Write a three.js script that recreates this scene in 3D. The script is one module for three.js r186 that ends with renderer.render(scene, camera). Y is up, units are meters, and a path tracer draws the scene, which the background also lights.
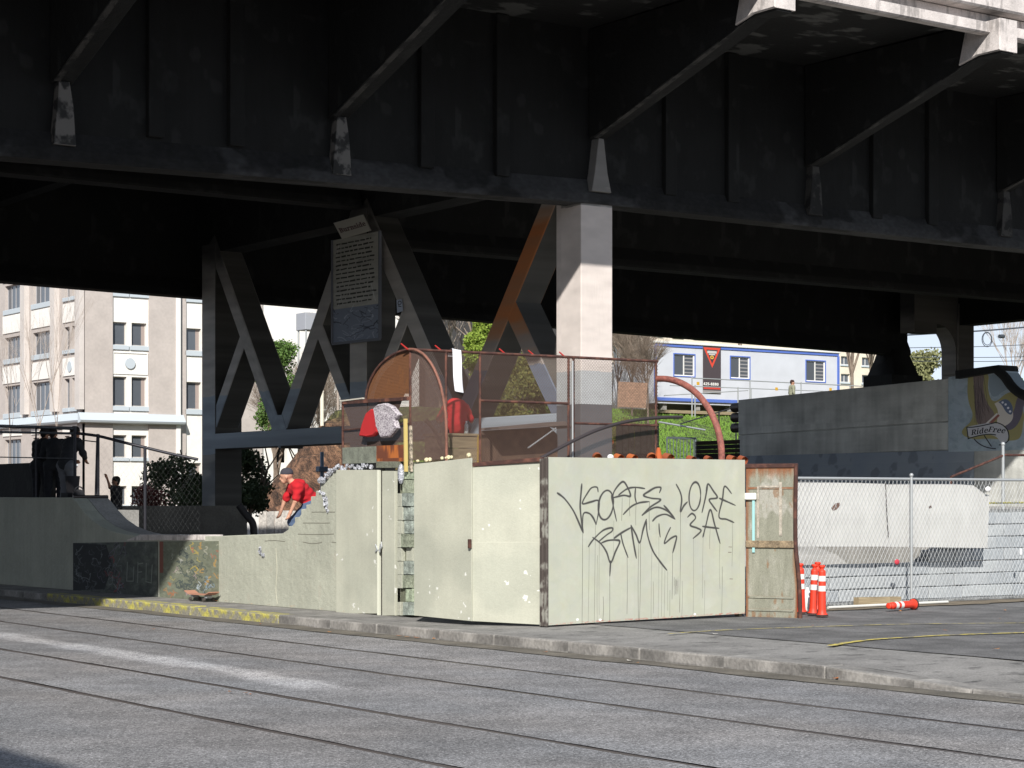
import * as THREE from 'three';
import { mergeGeometries } from 'three/addons/utils/BufferGeometryUtils.js';
import { RoundedBoxGeometry } from 'three/addons/geometries/RoundedBoxGeometry.js';

// World: X runs along the bridge (to the right and away), -Z runs up the street, metres, road surface y = 0.
// ---------------------------------------------------------------- camera, sky, sun, exposure
const EYE = 1.8, F = 2000, HZ = 500;                     // eye height; lens and horizon line
const C35 = Math.cos(35 * Math.PI / 180), S35 = Math.sin(35 * Math.PI / 180);
const scene = new THREE.Scene();
const camera = new THREE.PerspectiveCamera(2 * Math.atan(384 / F) * 180 / Math.PI, 1024 / 768, 0.1, 900);
camera.position.set(0, EYE, 0);
camera.lookAt(S35 * 10, EYE, -C35 * 10);
camera.setViewOffset(1024, 768, 0, 384 - HZ, 1024, 768);  // level camera, risen lens
scene.add(camera);

const renderer = new THREE.WebGLRenderer({ antialias: true });
renderer.toneMapping = THREE.LinearToneMapping;
renderer.toneMappingExposure = 1.4;
renderer.shadowMap.enabled = true;

{ // clear pale morning sky, brighter towards the horizon
  const W = 256, H = 128, data = new Float32Array(W * H * 4);
  for (let j = 0; j < H; j++) for (let i = 0; i < W; i++) {
    const el = ((j + 0.5) / H - 0.5) * 180, k = Math.exp(-Math.max(el, 0) / 17), o = (j * W + i) * 4;
    const z = [0.20, 0.25, 0.34], h = [0.68, 0.77, 0.88], g = [0.16, 0.16, 0.16];
    for (let c = 0; c < 3; c++) data[o + c] = el < -1 ? g[c] : z[c] + (h[c] - z[c]) * k;
    data[o + 3] = 1;
  }
  const sky = new THREE.DataTexture(data, W, H, THREE.RGBAFormat, THREE.FloatType);
  sky.mapping = THREE.EquirectangularReflectionMapping; sky.magFilter = sky.minFilter = THREE.LinearFilter; sky.needsUpdate = true;
  scene.background = sky; scene.environment = sky;
}
const SUN = new THREE.Vector3(0.64, -0.655, -0.77).normalize();   // direction the sunlight travels
const sun = new THREE.DirectionalLight(new THREE.Color(1, 0.965, 0.905), 4.4);
sun.position.copy(SUN).multiplyScalar(-120).add(new THREE.Vector3(25, 0, -35)); sun.target.position.set(25, 0, -35);
sun.castShadow = true; sun.shadow.mapSize.set(2048, 2048);
Object.assign(sun.shadow.camera, { left: -90, right: 90, top: 90, bottom: -90, near: 1, far: 320 });
scene.add(sun, sun.target);

// ---------------------------------------------------------------- helpers
let seed = 7;
const rnd = () => { seed = (seed * 1664525 + 1013904223) >>> 0; return seed / 4294967296; };
const rr = (a, b) => a + (b - a) * rnd();
const reseed = (s) => { seed = s >>> 0; };
const V = (x, y, z) => new THREE.Vector3(x, y, z);
const clamp = (v, a = 0, b = 1) => Math.min(b, Math.max(a, v));
const sm = (a, b, x) => { const t = clamp((x - a) / (b - a)); return t * t * (3 - 2 * t); };
const lerp = (a, b, t) => a + (b - a) * t;
// survey sights: a sight line from the camera's stand, met with a known plane of the place
const sight = (u, v) => { const s = (u - 512) / F; return V(C35 * s + S35, (HZ - v) / F, S35 * s - C35); };
const far = (u, v, d) => { const q = sight(u, v).multiplyScalar(d); q.y += EYE; return q; };
const onX = (u, v, X) => far(u, v, X / sight(u, v).x);
const onZ = (u, v, Z) => far(u, v, Z / sight(u, v).z);
const onY = (u, v, Y) => far(u, v, (Y - EYE) / sight(u, v).y);
// hash noise
const hash = (x, y, s) => { let h = (x * 374761393 + y * 668265263 + s * 2147483647) | 0; h = Math.imul(h ^ (h >>> 13), 1274126177); return ((h ^ (h >>> 16)) >>> 0) / 4294967296; };
function vnoise(x, y, s = 0, per = 0) {
  const xi = Math.floor(x), yi = Math.floor(y), fx = x - xi, fy = y - yi, w = (n) => per ? ((n % per) + per) % per : n;
  const a = fx * fx * (3 - 2 * fx), b = fy * fy * (3 - 2 * fy);
  return lerp(lerp(hash(w(xi), w(yi), s), hash(w(xi + 1), w(yi), s), a), lerp(hash(w(xi), w(yi + 1), s), hash(w(xi + 1), w(yi + 1), s), a), b);
}
const fbm = (x, y, s = 0, o = 4, per = 0) => { let v = 0, a = 0.5, t = 0; for (let i = 0; i < o; i++) { v += a * vnoise(x, y, s + i, per); t += a; a *= 0.5; x *= 2; y *= 2; per *= 2; } return v / t; };

// textures: fn(u, v) -> [r, g, b] in sRGB 0..255 (u, v in 0..1), tiled over `metres`
function tex(n, m, metres, fn, { srgb = true } = {}) {
  const d = new Uint8Array(n * m * 4);
  for (let j = 0; j < m; j++) for (let i = 0; i < n; i++) { const c = fn((i + .5) / n, (j + .5) / m), o = (j * n + i) * 4; d[o] = clamp(c[0], 0, 255); d[o + 1] = clamp(c[1], 0, 255); d[o + 2] = clamp(c[2], 0, 255); d[o + 3] = 255; }
  const t = new THREE.DataTexture(d, n, m); t.wrapS = t.wrapT = THREE.RepeatWrapping; t.magFilter = THREE.LinearFilter; t.minFilter = THREE.LinearMipmapLinearFilter; t.generateMipmaps = true;
  if (srgb) t.colorSpace = THREE.SRGBColorSpace;
  if (metres) t.repeat.set(1 / metres, 1 / metres);
  t.needsUpdate = true; return t;
}
const mixc = (a, b, t) => [lerp(a[0], b[0], t), lerp(a[1], b[1], t), lerp(a[2], b[2], t)];
const grain = (base, amp, s, per = 8, fine = 64) => (u, v) => { const a = fbm(u * per, v * per, s, 4, per) - .5, f = vnoise(u * fine, v * fine, s + 40, fine) - .5; const k = 1 + amp * (a * 1.6 + f * .7); return [base[0] * k, base[1] * k, base[2] * k]; };
const std = (o) => new THREE.MeshStandardMaterial({ roughness: 0.9, metalness: 0, ...o });
const plain = (hex, rough = 0.85, metal = 0, more = {}) => std({ color: new THREE.Color(hex), roughness: rough, metalness: metal, ...more });
const bumpTex = tex(256, 256, 0.9, (u, v) => { const k = 255 * (fbm(u * 12, v * 12, 91, 4, 12) * .7 + vnoise(u * 96, v * 96, 95, 96) * .3); return [k, k, k]; }, { srgb: false });
const rough = (map, bump = .006, r = .93, more = {}) => std({ map, bumpMap: bumpTex, bumpScale: bump, roughness: r, ...more });

// geometry: uv in metres by box projection
function uvm(g) {
  if (g.index) g = g.toNonIndexed();
  if (!g.attributes.normal) g.computeVertexNormals();
  const p = g.attributes.position, n = g.attributes.normal, uv = new Float32Array(p.count * 2);
  for (let i = 0; i < p.count; i += 3) {
    let nx = 0, ny = 0, nz = 0; for (let k = 0; k < 3; k++) { nx += Math.abs(n.getX(i + k)); ny += Math.abs(n.getY(i + k)); nz += Math.abs(n.getZ(i + k)); }
    for (let k = 0; k < 3; k++) { const j = i + k; let a, b; if (ny >= nx && ny >= nz) { a = p.getX(j); b = p.getZ(j); } else if (nx >= nz) { a = p.getZ(j); b = p.getY(j); } else { a = p.getX(j); b = p.getY(j); } uv[j * 2] = a; uv[j * 2 + 1] = b; }
  }
  g.setAttribute('uv', new THREE.BufferAttribute(uv, 2)); for (const k of Object.keys(g.attributes)) if (!['position', 'normal', 'uv'].includes(k)) g.deleteAttribute(k);
  return g;
}
const box = (x0, x1, y0, y1, z0, z1) => { const g = new THREE.BoxGeometry(Math.abs(x1 - x0), Math.abs(y1 - y0), Math.abs(z1 - z0)); g.translate((x0 + x1) / 2, (y0 + y1) / 2, (z0 + z1) / 2); return uvm(g); };
const rbox = (x0, x1, y0, y1, z0, z1, r = .01) => { const w = Math.abs(x1 - x0), h = Math.abs(y1 - y0), d = Math.abs(z1 - z0); const g = new RoundedBoxGeometry(w, h, d, 1, Math.min(r, w / 2.1, h / 2.1, d / 2.1)); g.translate((x0 + x1) / 2, (y0 + y1) / 2, (z0 + z1) / 2); return uvm(g); };
const shapeOf = (pts, holes = []) => { const s = new THREE.Shape(pts.map(([a, b]) => new THREE.Vector2(a, b))); for (const h of holes) s.holes.push(new THREE.Path(h.map(([a, b]) => new THREE.Vector2(a, b)))); return s; };
function extr(pts, depth, bevel = 0, holes = []) { return new THREE.ExtrudeGeometry(shapeOf(pts, holes), { depth: depth - 2 * bevel, bevelEnabled: bevel > 0, bevelSize: bevel, bevelOffset: -bevel, bevelThickness: bevel, bevelSegments: 1, curveSegments: 10 }).translate(0, 0, bevel); }
const prismX = (zy, x0, x1, bevel = 0) => uvm(extr(zy.map(([z, y]) => [-z, y]), x1 - x0, bevel).rotateY(Math.PI / 2).translate(x0, 0, 0));   // outline in (z, y), run along X
const prismZ = (xy, z0, z1, bevel = 0) => uvm(extr(xy, z1 - z0, bevel).translate(0, 0, z0));
const prismY = (xz, y0, y1, bevel = 0) => uvm(extr(xz.map(([x, z]) => [x, -z]), y1 - y0, bevel).rotateX(-Math.PI / 2).translate(0, y0, 0));
function bar(a, b, r0, r1 = r0, seg = 8) { const d = b.clone().sub(a), g = new THREE.CylinderGeometry(r1, r0, d.length(), seg, 1); g.applyQuaternion(new THREE.Quaternion().setFromUnitVectors(V(0, 1, 0), d.clone().normalize())); g.translate((a.x + b.x) / 2, (a.y + b.y) / 2, (a.z + b.z) / 2); return uvm(g); }
const tube = (pts, r, seg = 40, rad = 8) => uvm(new THREE.TubeGeometry(new THREE.CatmullRomCurve3(pts), seg, r, rad, false));
const merge = (list) => list.length === 1 ? list[0] : mergeGeometries(list, false);
function beam(a, b, w, h, up = V(0, 1, 0)) { // square bar from a to b
  const d = b.clone().sub(a), L = d.length(); d.normalize(); const s = new THREE.Vector3().crossVectors(up, d).normalize(), u = new THREE.Vector3().crossVectors(d, s);
  const g = new THREE.BoxGeometry(w, h, L), m = new THREE.Matrix4().makeBasis(s, u, d); g.applyMatrix4(m); g.translate((a.x + b.x) / 2, (a.y + b.y) / 2, (a.z + b.z) / 2); return uvm(g);
}

const taken = new Map();
const numbered = (n) => { const k = taken.get(n) || 0; taken.set(n, k + 1); return k ? n + '_' + String(k).padStart(3, '0') : n; };
function mesh(name, geo, mat, parent) { const m = new THREE.Mesh(Array.isArray(geo) ? merge(geo) : geo, mat); m.name = parent === scene ? numbered(name) : name; m.castShadow = m.receiveShadow = true; parent.add(m); return m; }
function thing(name, label, category, group, pos) { const o = new THREE.Group(); o.name = numbered(name); o.userData = { label, category }; if (group) o.userData.group = group; if (pos) o.position.copy(pos); scene.add(o); return o; }
function one(name, label, category, geo, mat, group) { const m = mesh(name, geo, mat, scene); m.userData = { label, category }; if (group) m.userData.group = group; return m; }
function structure(name, geo, mat, label) { const m = mesh(name, geo, mat, scene); m.userData = { kind: 'structure' }; if (label) m.userData.label = label; return m; }
const stuff = (m) => { m.userData.kind = 'stuff'; return m; };

// canvas print
function print(w, h, draw) { const c = document.createElement('canvas'); c.width = w; c.height = h; const x = c.getContext('2d'); draw(x, w, h); const t = new THREE.CanvasTexture(c); t.colorSpace = THREE.SRGBColorSpace; t.magFilter = THREE.LinearFilter; return t; }
function sheet(p00, p10, p11, p01, th = .004) { // thin slab with uv 0..1 on its front: corners bottom-left, bottom-right, top-right, top-left
  const n = new THREE.Vector3().crossVectors(p10.clone().sub(p00), p01.clone().sub(p00)).normalize().multiplyScalar(-th);
  const f = [p00, p10, p11, p01], b = f.map((q) => q.clone().add(n)), P = [], U = [], q4 = (a, b2, c, d, ua) => { for (const [q, t] of [[a, 0], [b2, 1], [c, 2], [a, 0], [c, 2], [d, 3]]) { P.push(q.x, q.y, q.z); U.push(...(ua ? [[0, 0], [1, 0], [1, 1], [0, 1]][t] : [.01, .01])); } };
  q4(...f, true); q4(b[1], b[0], b[3], b[2]); for (let i = 0; i < 4; i++) { const j = (i + 1) % 4; q4(f[j], f[i], b[i], b[j]); }
  const g = new THREE.BufferGeometry(); g.setAttribute('position', new THREE.Float32BufferAttribute(P, 3)); g.setAttribute('uv', new THREE.Float32BufferAttribute(U, 2)); g.computeVertexNormals(); return g;
}
// ---------------------------------------------------------------- materials of the setting
const asphaltTex = tex(1024, 1024, 2.4, (u, v) => { const f = vnoise(u * 300, v * 300, 3, 300), f2 = vnoise(u * 150, v * 150, 9, 150), a = fbm(u * 6, v * 6, 5, 4, 6); const k = 117 + (f - .5) * 74 + (f2 - .5) * 52 + (a - .5) * 34 + (hash(Math.floor(u * 340), Math.floor(v * 340), 4) > .965 ? 58 : 0); return [k * 1.0, k * .985, k * .985]; });
const lotTex = tex(512, 512, 2.1, (u, v) => { const f = vnoise(u * 220, v * 220, 13, 220), a = fbm(u * 5, v * 5, 15, 5, 5); const k = 96 + (f - .5) * 46 + (a - .5) * 52; return [k, k * .985, k * .98]; });
const walkTex = tex(512, 512, 2.3, (u, v) => { const f = vnoise(u * 180, v * 180, 23, 180), a = fbm(u * 5, v * 5, 25, 5, 5), st = fbm(u * 14, v * 14, 28, 3, 14); let k = 128 + (f - .5) * 30 + (a - .5) * 46; if (st > .66) k -= (st - .66) * 190; return [k, k * .98, k * .955]; });
const concTex = tex(512, 512, 3.1, (u, v) => { const a = fbm(u * 5, v * 5, 33, 5, 5), st = fbm(u * 22, v * 3, 36, 4, 0), f = vnoise(u * 150, v * 150, 38, 150); const k = 150 + (a - .5) * 60 + (f - .5) * 18; return [k, k * .985, k * .955]; });
const palecTex = tex(512, 512, 2.2, (u, v) => { const a = fbm(u * 6, v * 6, 43, 5, 6), f = vnoise(u * 140, v * 140, 48, 140), p = fbm(u * 16, v * 4, 44, 4, 0); let k = 196 + (a - .5) * 56 + (f - .5) * 20; k -= sm(.58, .75, p) * 40; return [k, k * .96, k * .94]; });
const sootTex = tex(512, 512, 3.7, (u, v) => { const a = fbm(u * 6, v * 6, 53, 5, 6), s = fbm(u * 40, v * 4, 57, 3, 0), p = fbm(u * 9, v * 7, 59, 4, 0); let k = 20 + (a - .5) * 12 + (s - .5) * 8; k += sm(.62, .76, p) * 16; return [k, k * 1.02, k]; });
const ledgeTex = tex(512, 256, 0, (u, v) => { const a = fbm(u * 40, v * 3, 63, 4, 40), p = fbm(u * 9, v * 2, 66, 4, 9), f = vnoise(u * 200, v * 40, 67, 200); let k = 26 + (a - .5) * 26 + (f - .5) * 14; k += sm(.54, .6, p) * 26; return [k, k, k * 1.02]; });
ledgeTex.repeat.set(1 / 14, 1 / 2);
const mAsphalt = std({ map: asphaltTex, bumpMap: bumpTex, bumpScale: .006, roughness: .92, vertexColors: true });
const mLot = rough(lotTex, .005), mWalk = rough(walkTex, .004), mConc = rough(concTex, .008), mPale = rough(palecTex, .01), mSoot = rough(sootTex, .01), mLedge = rough(ledgeTex, .012);
const mSteelDark = plain(0x4a4442, .45, .7), mGalv = plain(0xa8abac, .5, .3), mRust = rough(tex(256, 256, .6, (u, v) => { const a = fbm(u * 8, v * 8, 73, 5, 8), b = fbm(u * 5, v * 5, 77, 4, 5); return mixc([70, 46, 41], [104, 68, 56], sm(.35, .75, a)).map((c, i) => c * (.8 + .4 * b)); }), .004, .85, { metalness: .15 });

// ---------------------------------------------------------------- ground, hillside, road, pavements
const uvm2 = (g) => { const p = g.attributes.position, uv = new Float32Array(p.count * 2); for (let i = 0; i < p.count; i++) { uv[2 * i] = p.getX(i); uv[2 * i + 1] = p.getZ(i) + p.getY(i); } g.setAttribute('uv', new THREE.BufferAttribute(uv, 2)); return g; };
const hillAt = (X, Z) => {
  const ev = (pr) => { for (let i = 0; i + 1 < pr.length; i++) if (Z <= pr[i][0] && Z >= pr[i + 1][0]) return lerp(pr[i][1], pr[i + 1][1], (pr[i][0] - Z) / (pr[i][0] - pr[i + 1][0])); return 0; };
  const h = lerp(ev([[-60, 0], [-72, .15], [-73.4, 1.3], [-77.5, 4.0], [-82, 6.3], [-400, 6.3]]), ev([[-54, 0], [-64, 2.6], [-71, 3.9], [-77, 6.3], [-400, 6.5]]), sm(43, 52, X));
  const x0 = 31 + Math.max(0, -70 - Z) * .9;
  return h * sm(x0, x0 + 6, X);
};
{
  const g = new THREE.PlaneGeometry(900, 900, 6, 6).rotateX(-Math.PI / 2).translate(60, -.16, -160);
  structure('ground', uvm(g), rough(tex(256, 256, 3, grain([112, 106, 96], .5, 81))));
  const P = [], Cc = [], ix = [], nx = 110, nz = 90;
  for (let j = 0; j <= nz; j++) for (let i = 0; i <= nx; i++) {
    const X = 20 + (i / nx) * 150, Z = -53 - Math.pow(j / nz, 1.5) * 110, h = hillAt(X, Z), n = fbm(X * .9, Z * .9, 6, 4);
    P.push(X, h - .12 + (h > .2 ? (n - .5) * .5 : 0), Z);
    const grass = sm(44, 50, X + (fbm(X * .4, Z * .4, 8, 3) - .5) * 6), c = mixc([.5, .27, .17], [.26, .42, .1], grass), k = .6 + .8 * fbm(X * 2.3, Z * 2.3, 11, 3);
    Cc.push(c[0] * k, c[1] * k, c[2] * k);
  }
  for (let j = 0; j < nz; j++) for (let i = 0; i < nx; i++) { const a = j * (nx + 1) + i, b = a + 1, c = a + nx + 1, d = c + 1; ix.push(a, b, c, b, d, c); }
  const hg = new THREE.BufferGeometry(); hg.setAttribute('position', new THREE.Float32BufferAttribute(P, 3)); hg.setAttribute('color', new THREE.Float32BufferAttribute(Cc, 3)); hg.setIndex(ix); hg.computeVertexNormals();
  structure('hillside', uvm2(hg), std({ vertexColors: true, roughness: 1, map: tex(512, 512, 2.2, (u, v) => { const a = fbm(u * 14, v * 14, 83, 5, 14), f = vnoise(u * 120, v * 120, 85, 120); const k = 130 + (a - .5) * 190 + (f - .5) * 90; return [k * 1.02, k, k * .95]; }), bumpMap: bumpTex, bumpScale: .06 }));
}
const shear = (z) => .08 + (z + 17) * .0225;   // the kerb line is not quite parallel to the rails
const RAILS = [12.2, 10.8, 8.8, 7.4];
{ // road surface in strips, open where the rails lie in their grooves
  const edges = [-4, ...RAILS.slice().reverse().flatMap((x) => [x - .05, x + .042]), 14.25], zs = []; for (let z = 30; z > -6; z -= 2) zs.push(z); for (let z = -6; z > -48; z -= .3) zs.push(z); for (let z = -48; z >= -220; z -= 6) zs.push(z);
  const P = [], Cc = [], U = [], ix = [];
  for (let s = 0; s < edges.length; s += 2) {
    const mid = edges[s] > 8.7 && edges[s] < 9, n = Math.max(2, Math.ceil((edges[s + 1] - edges[s]) / (mid ? .07 : .3))), base = P.length / 3;
    for (const z of zs) for (let i = 0; i <= n; i++) {
      let x = lerp(edges[s], edges[s + 1], i / n); const xe = (i === 0 || i === n) && x < 13.9 && x > -3.9 ? (fbm(z * 1.7, x * 9, 19, 3) - .5) * .05 : 0;
      P.push(x + xe, .006 * (fbm(x * .8, z * .8, 17, 2) - .5), z); U.push(x, z);
      let k = .78 + .5 * fbm(x * .5, z * .22, 21, 4); const patch = fbm(x * .3 + 40, z * .12, 22, 3); k *= patch > .56 ? .9 : 1; k *= x > 13.2 ? .95 + .25 * fbm(x * 3, z, 27, 3) : 1;
      if (mid && z < -16) { const e = Math.abs(x - 9.66 - (fbm(z * .35, 4, 34, 3) - .5) * .3) + (fbm(x * 5, z * 1.6, 35, 4) - .5) * .34; k = lerp(k, k * 1.5 + .5, sm(.34, .1, e) * sm(-16, -17.2, z)); }
      const tone = fbm(x, z * .6, 31, 3); Cc.push(k * (1 + (tone - .5) * .1), k, k * (1 - (tone - .5) * .1));
    }
    for (let j = 0; j + 1 < zs.length; j++) for (let i = 0; i < n; i++) { const a = base + j * (n + 1) + i, b = a + 1, c = a + n + 1, d = c + 1; ix.push(a, b, c, b, d, c); }
  }
  const g = new THREE.BufferGeometry(); g.setAttribute('position', new THREE.Float32BufferAttribute(P, 3)); g.setAttribute('color', new THREE.Float32BufferAttribute(Cc, 3)); g.setAttribute('uv', new THREE.Float32BufferAttribute(U, 2)); g.setIndex(ix); g.computeVertexNormals();
  const road = structure('road', g, mAsphalt);
  mesh('road_bed', box(-4, 14, -.13, -.075, -220, 30), rough(lotTex, .004, .95, { color: 0x8a8580 }), road);
  // dusty concrete filling between the two tracks
  const poly = (pts, y, seg = 1) => { const f = new THREE.ShapeGeometry(shapeOf(pts.map(([x, z]) => [x, -z]))).rotateX(-Math.PI / 2).translate(0, y, 0); return uvm(f); };
  const ragged = (x0, x1, z0, z1, amp, step, s) => { const o = []; for (let z = z0; z >= z1; z -= step) o.push([x0 + (fbm(z * 1.3, 1, s, 4) - .5) * amp, z]); for (let z = z1; z <= z0; z += step) o.push([x1 + (fbm(z * 1.3, 9, s, 4) - .5) * amp, z]); return o; };
  mesh('gutter_strip', poly(ragged(13.55, 13.95, -10, -60, .2, .25, 8).map(([a, b]) => [a + shear(b), b]), .0075), rough(walkTex, .006, 1, { color: 0xc9c2b4 }), road);
  structure.poly = poly; structure.ragged = ragged;
}
for (let t = 0; t < 2; t++) {
  const tr = thing('railway_track', ['sunken street railway track nearest the kerb, two dark rails in asphalt', 'sunken street railway track nearest the viewer, two dark rails in asphalt'][t], 'railway track', 'street railway tracks');
  for (const x of RAILS.slice(t * 2, t * 2 + 2)) { const r = mesh('rail', merge([box(x - .03, x + .037, -.075, -.004, -220, 30), box(x - .045, x - .03, -.075, -.03, -220, 30)]), plain(0x5c5450, .5, .3), tr); }
}
const kerbH = (z) => .02 + .115 * sm(-11.8, -15.2, z);
{
  const top = (x, z) => lerp(kerbH(z), .15, clamp((x - 14.3) / 1.9)) - .004;
  const grid = (x0, x1, z0, z1, dx, dz, hf) => { const nx = Math.ceil((x1 - x0) / dx), nz = Math.ceil((z0 - z1) / dz), g = new THREE.PlaneGeometry(x1 - x0, z0 - z1, nx, nz).rotateX(-Math.PI / 2).translate((x0 + x1) / 2, 0, (z0 + z1) / 2), p = g.attributes.position; for (let i = 0; i < p.count; i++) p.setY(i, hf(p.getX(i), p.getZ(i)) + .012 * (fbm(p.getX(i) * 1.1, p.getZ(i) * 1.1, 61, 3) - .5)); g.computeVertexNormals(); return uvm(g); };
  const wg = grid(14.28, 16.7, 6, -60, .25, .5, top); { const p = wg.attributes.position; for (let i = 0; i < p.count; i++) p.setX(i, p.getX(i) + shear(p.getZ(i))); }
  const walk = structure('pavement', wg, mWalk);
  structure('asphalt_lot', grid(16.1, 62, 8, -24.2, .5, .5, () => .153), mLot);
  const zs = [3, .2, -2.6, -5.4, -8.2, -11, -12.8, -14.7, -17.6, -20.4, -23.1, -25.75, -28.5, -31.3, -34.1, -36.9, -39.7, -42.5, -48, -54, -60];
  const yellow = rough(tex(256, 256, 1.3, (u, v) => { const a = fbm(u * 10, v * 10, 101, 5, 10), f = vnoise(u * 90, v * 90, 104, 90); return mixc([176, 168, 86], [132, 128, 116], sm(.38, .64, a)).map((c) => c * (.86 + .28 * f)); }), .004);
  const kerbTex = rough(tex(512, 256, 2.7, (u, v) => { const a = fbm(u * 8, v * 4, 111, 5, 0), f = vnoise(u * 120, v * 120, 114, 120); const k = 126 + (a - .5) * 90 + (f - .5) * 24; return [k, k * .975, k * .945]; }), .008);
  for (let i = 0; i + 1 < zs.length; i++) {
    const z0 = zs[i] - .008, z1 = zs[i + 1] + .008, h0 = kerbH(z0), h1 = kerbH(z1), g = rbox(14.0, 14.3, -.1, .1, z1, z0, .022), p = g.attributes.position, dy = (rnd() - .5) * .012, dx = (rnd() - .5) * .014;
    for (let k = 0; k < p.count; k++) { if (p.getY(k) > 0) p.setY(k, p.getY(k) - .1 + lerp(h0, h1, (p.getZ(k) - z0) / (z1 - z0)) + dy); p.setX(k, p.getX(k) + dx + shear(p.getZ(k))); } g.computeVertexNormals();
    const isY = z0 < -25.7 && z1 > -34.2; const m = mesh('kerb_stone', g, isY ? yellow : kerbTex, walk); if (isY) m.userData.label = 'kerb stone with worn yellow paint';
  }
  // painted lines on the lot
  const line = (pts, w) => { const c = new THREE.CatmullRomCurve3(pts), n = 40, P = [], ix = []; for (let i = 0; i <= n; i++) { const q = c.getPoint(i / n), t = c.getTangent(i / n), s = V(-t.z, 0, t.x).normalize().multiplyScalar(w / 2 * (.75 + .5 * fbm(i * .8, 2, 3, 2))); P.push(q.x + s.x, .165, q.z + s.z, q.x - s.x, .165, q.z - s.z); if (i < n) ix.push(2 * i, 2 * i + 1, 2 * i + 2, 2 * i + 1, 2 * i + 3, 2 * i + 2); } const g = new THREE.BufferGeometry(); g.setAttribute('position', new THREE.Float32BufferAttribute(P, 3)); g.setIndex(ix); g.computeVertexNormals(); return uvm(g); };
  const lot = scene.getObjectByName('asphalt_lot');
  const mLine = rough(tex(256, 256, .8, (u, v) => mixc([196, 178, 84], [122, 116, 100], sm(.4, .66, fbm(u * 12, v * 12, 121, 4, 12)))), .002);
  mesh('painted_line', line([[830, 646], [850, 642.5], [870, 640], [910, 637.3], [950, 635.2], [1017, 633], [1080, 631]].map(([u, v]) => onY(u, v, .16)), .1), mLine, lot);
  mesh('painted_line', line([[668, 634], [720, 630.5], [800, 627.5], [900, 624.5], [1040, 623]].map(([u, v]) => onY(u, v, .16)), .05), mLine, lot);
  const dirt = structure.ragged(-22.35, -21.6, -19.8, -34, .5, .25, 12).map(([a, b]) => [-b, a]);
  mesh('dirt_verge', structure.poly(dirt, .166), rough(tex(256, 256, 1.1, (u, v) => { const a = fbm(u * 9, v * 9, 131, 5, 9); return mixc([86, 76, 62], [140, 128, 110], a); }), .02, 1), lot);
}

// ---------------------------------------------------------------- the road bridge
const GZ = -33.7, BXS = [1.2, 7.5, 13.8, 19.45, 25.75, 31.95, 38.4, 44.7, 51, 57.3, 63.6, 69.9], BX = (k) => BXS[k + 2], SOF = 11.75;
const sideTone = (u, v) => { const n = fbm(u * 6, v * 50, 147, 4); return [84, 82, 78].map((q) => q * (.7 + .6 * n)); };  // darker grey for bent faces that do not look along X
const bentTex = tex(128, 1024, 0, (u, v) => { if (u > .5) return sideTone(u, v); const y = v * 12, n = fbm(u * 6, v * 60, 141, 4), n2 = fbm(u * 3, v * 14, 144, 4), e = y + (n2 - .5) * .25; let c = e > 4.72 ? [172, 167, 161] : [146, 155, 164]; if (e > 8) c = mixc(c, [84, 82, 80], sm(8, 8.8, e + n2 - .5)); if (e < 3.1) c = mixc([112, 113, 114], [140, 138, 134], sm(.45, .6, n2)); return c.map((q) => q * (.86 + .28 * n)); });
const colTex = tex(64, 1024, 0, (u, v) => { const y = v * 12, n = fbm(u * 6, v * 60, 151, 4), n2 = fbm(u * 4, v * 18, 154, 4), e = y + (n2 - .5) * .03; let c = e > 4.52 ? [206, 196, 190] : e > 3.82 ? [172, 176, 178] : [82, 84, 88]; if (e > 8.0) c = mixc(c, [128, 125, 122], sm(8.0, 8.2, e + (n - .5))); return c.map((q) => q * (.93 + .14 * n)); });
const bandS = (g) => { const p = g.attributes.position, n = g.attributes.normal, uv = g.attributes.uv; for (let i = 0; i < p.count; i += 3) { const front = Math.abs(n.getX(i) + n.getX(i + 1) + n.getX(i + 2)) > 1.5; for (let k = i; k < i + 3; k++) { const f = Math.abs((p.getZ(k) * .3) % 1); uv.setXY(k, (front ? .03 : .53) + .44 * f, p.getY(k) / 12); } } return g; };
const bandY = (g) => { const p = g.attributes.position, uv = g.attributes.uv; for (let i = 0; i < p.count; i++) uv.setXY(i, (p.getX(i) + p.getZ(i)) / 3, p.getY(i) / 12); return g; };
const orangeTex = tex(128, 512, 0, (u, v) => { if (u > .5) return sideTone(u, v); const y = v * 12, n = fbm(u * 5, v * 50, 161, 4), e = y + (n - .5) * .6; const o = sm(5.0, 5.9, e) * (1 - sm(7.7, 8.4, e)); const c = mixc(e > 4.72 ? [150, 142, 136] : [104, 114, 130], [168, 92, 40], o * (.55 + .45 * n)); return c.map((q) => q * (.9 + .2 * n)); });
const mBent = rough(bentTex, .006), mCol = rough(colTex, .005), mOrange = rough(orangeTex, .005);
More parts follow.
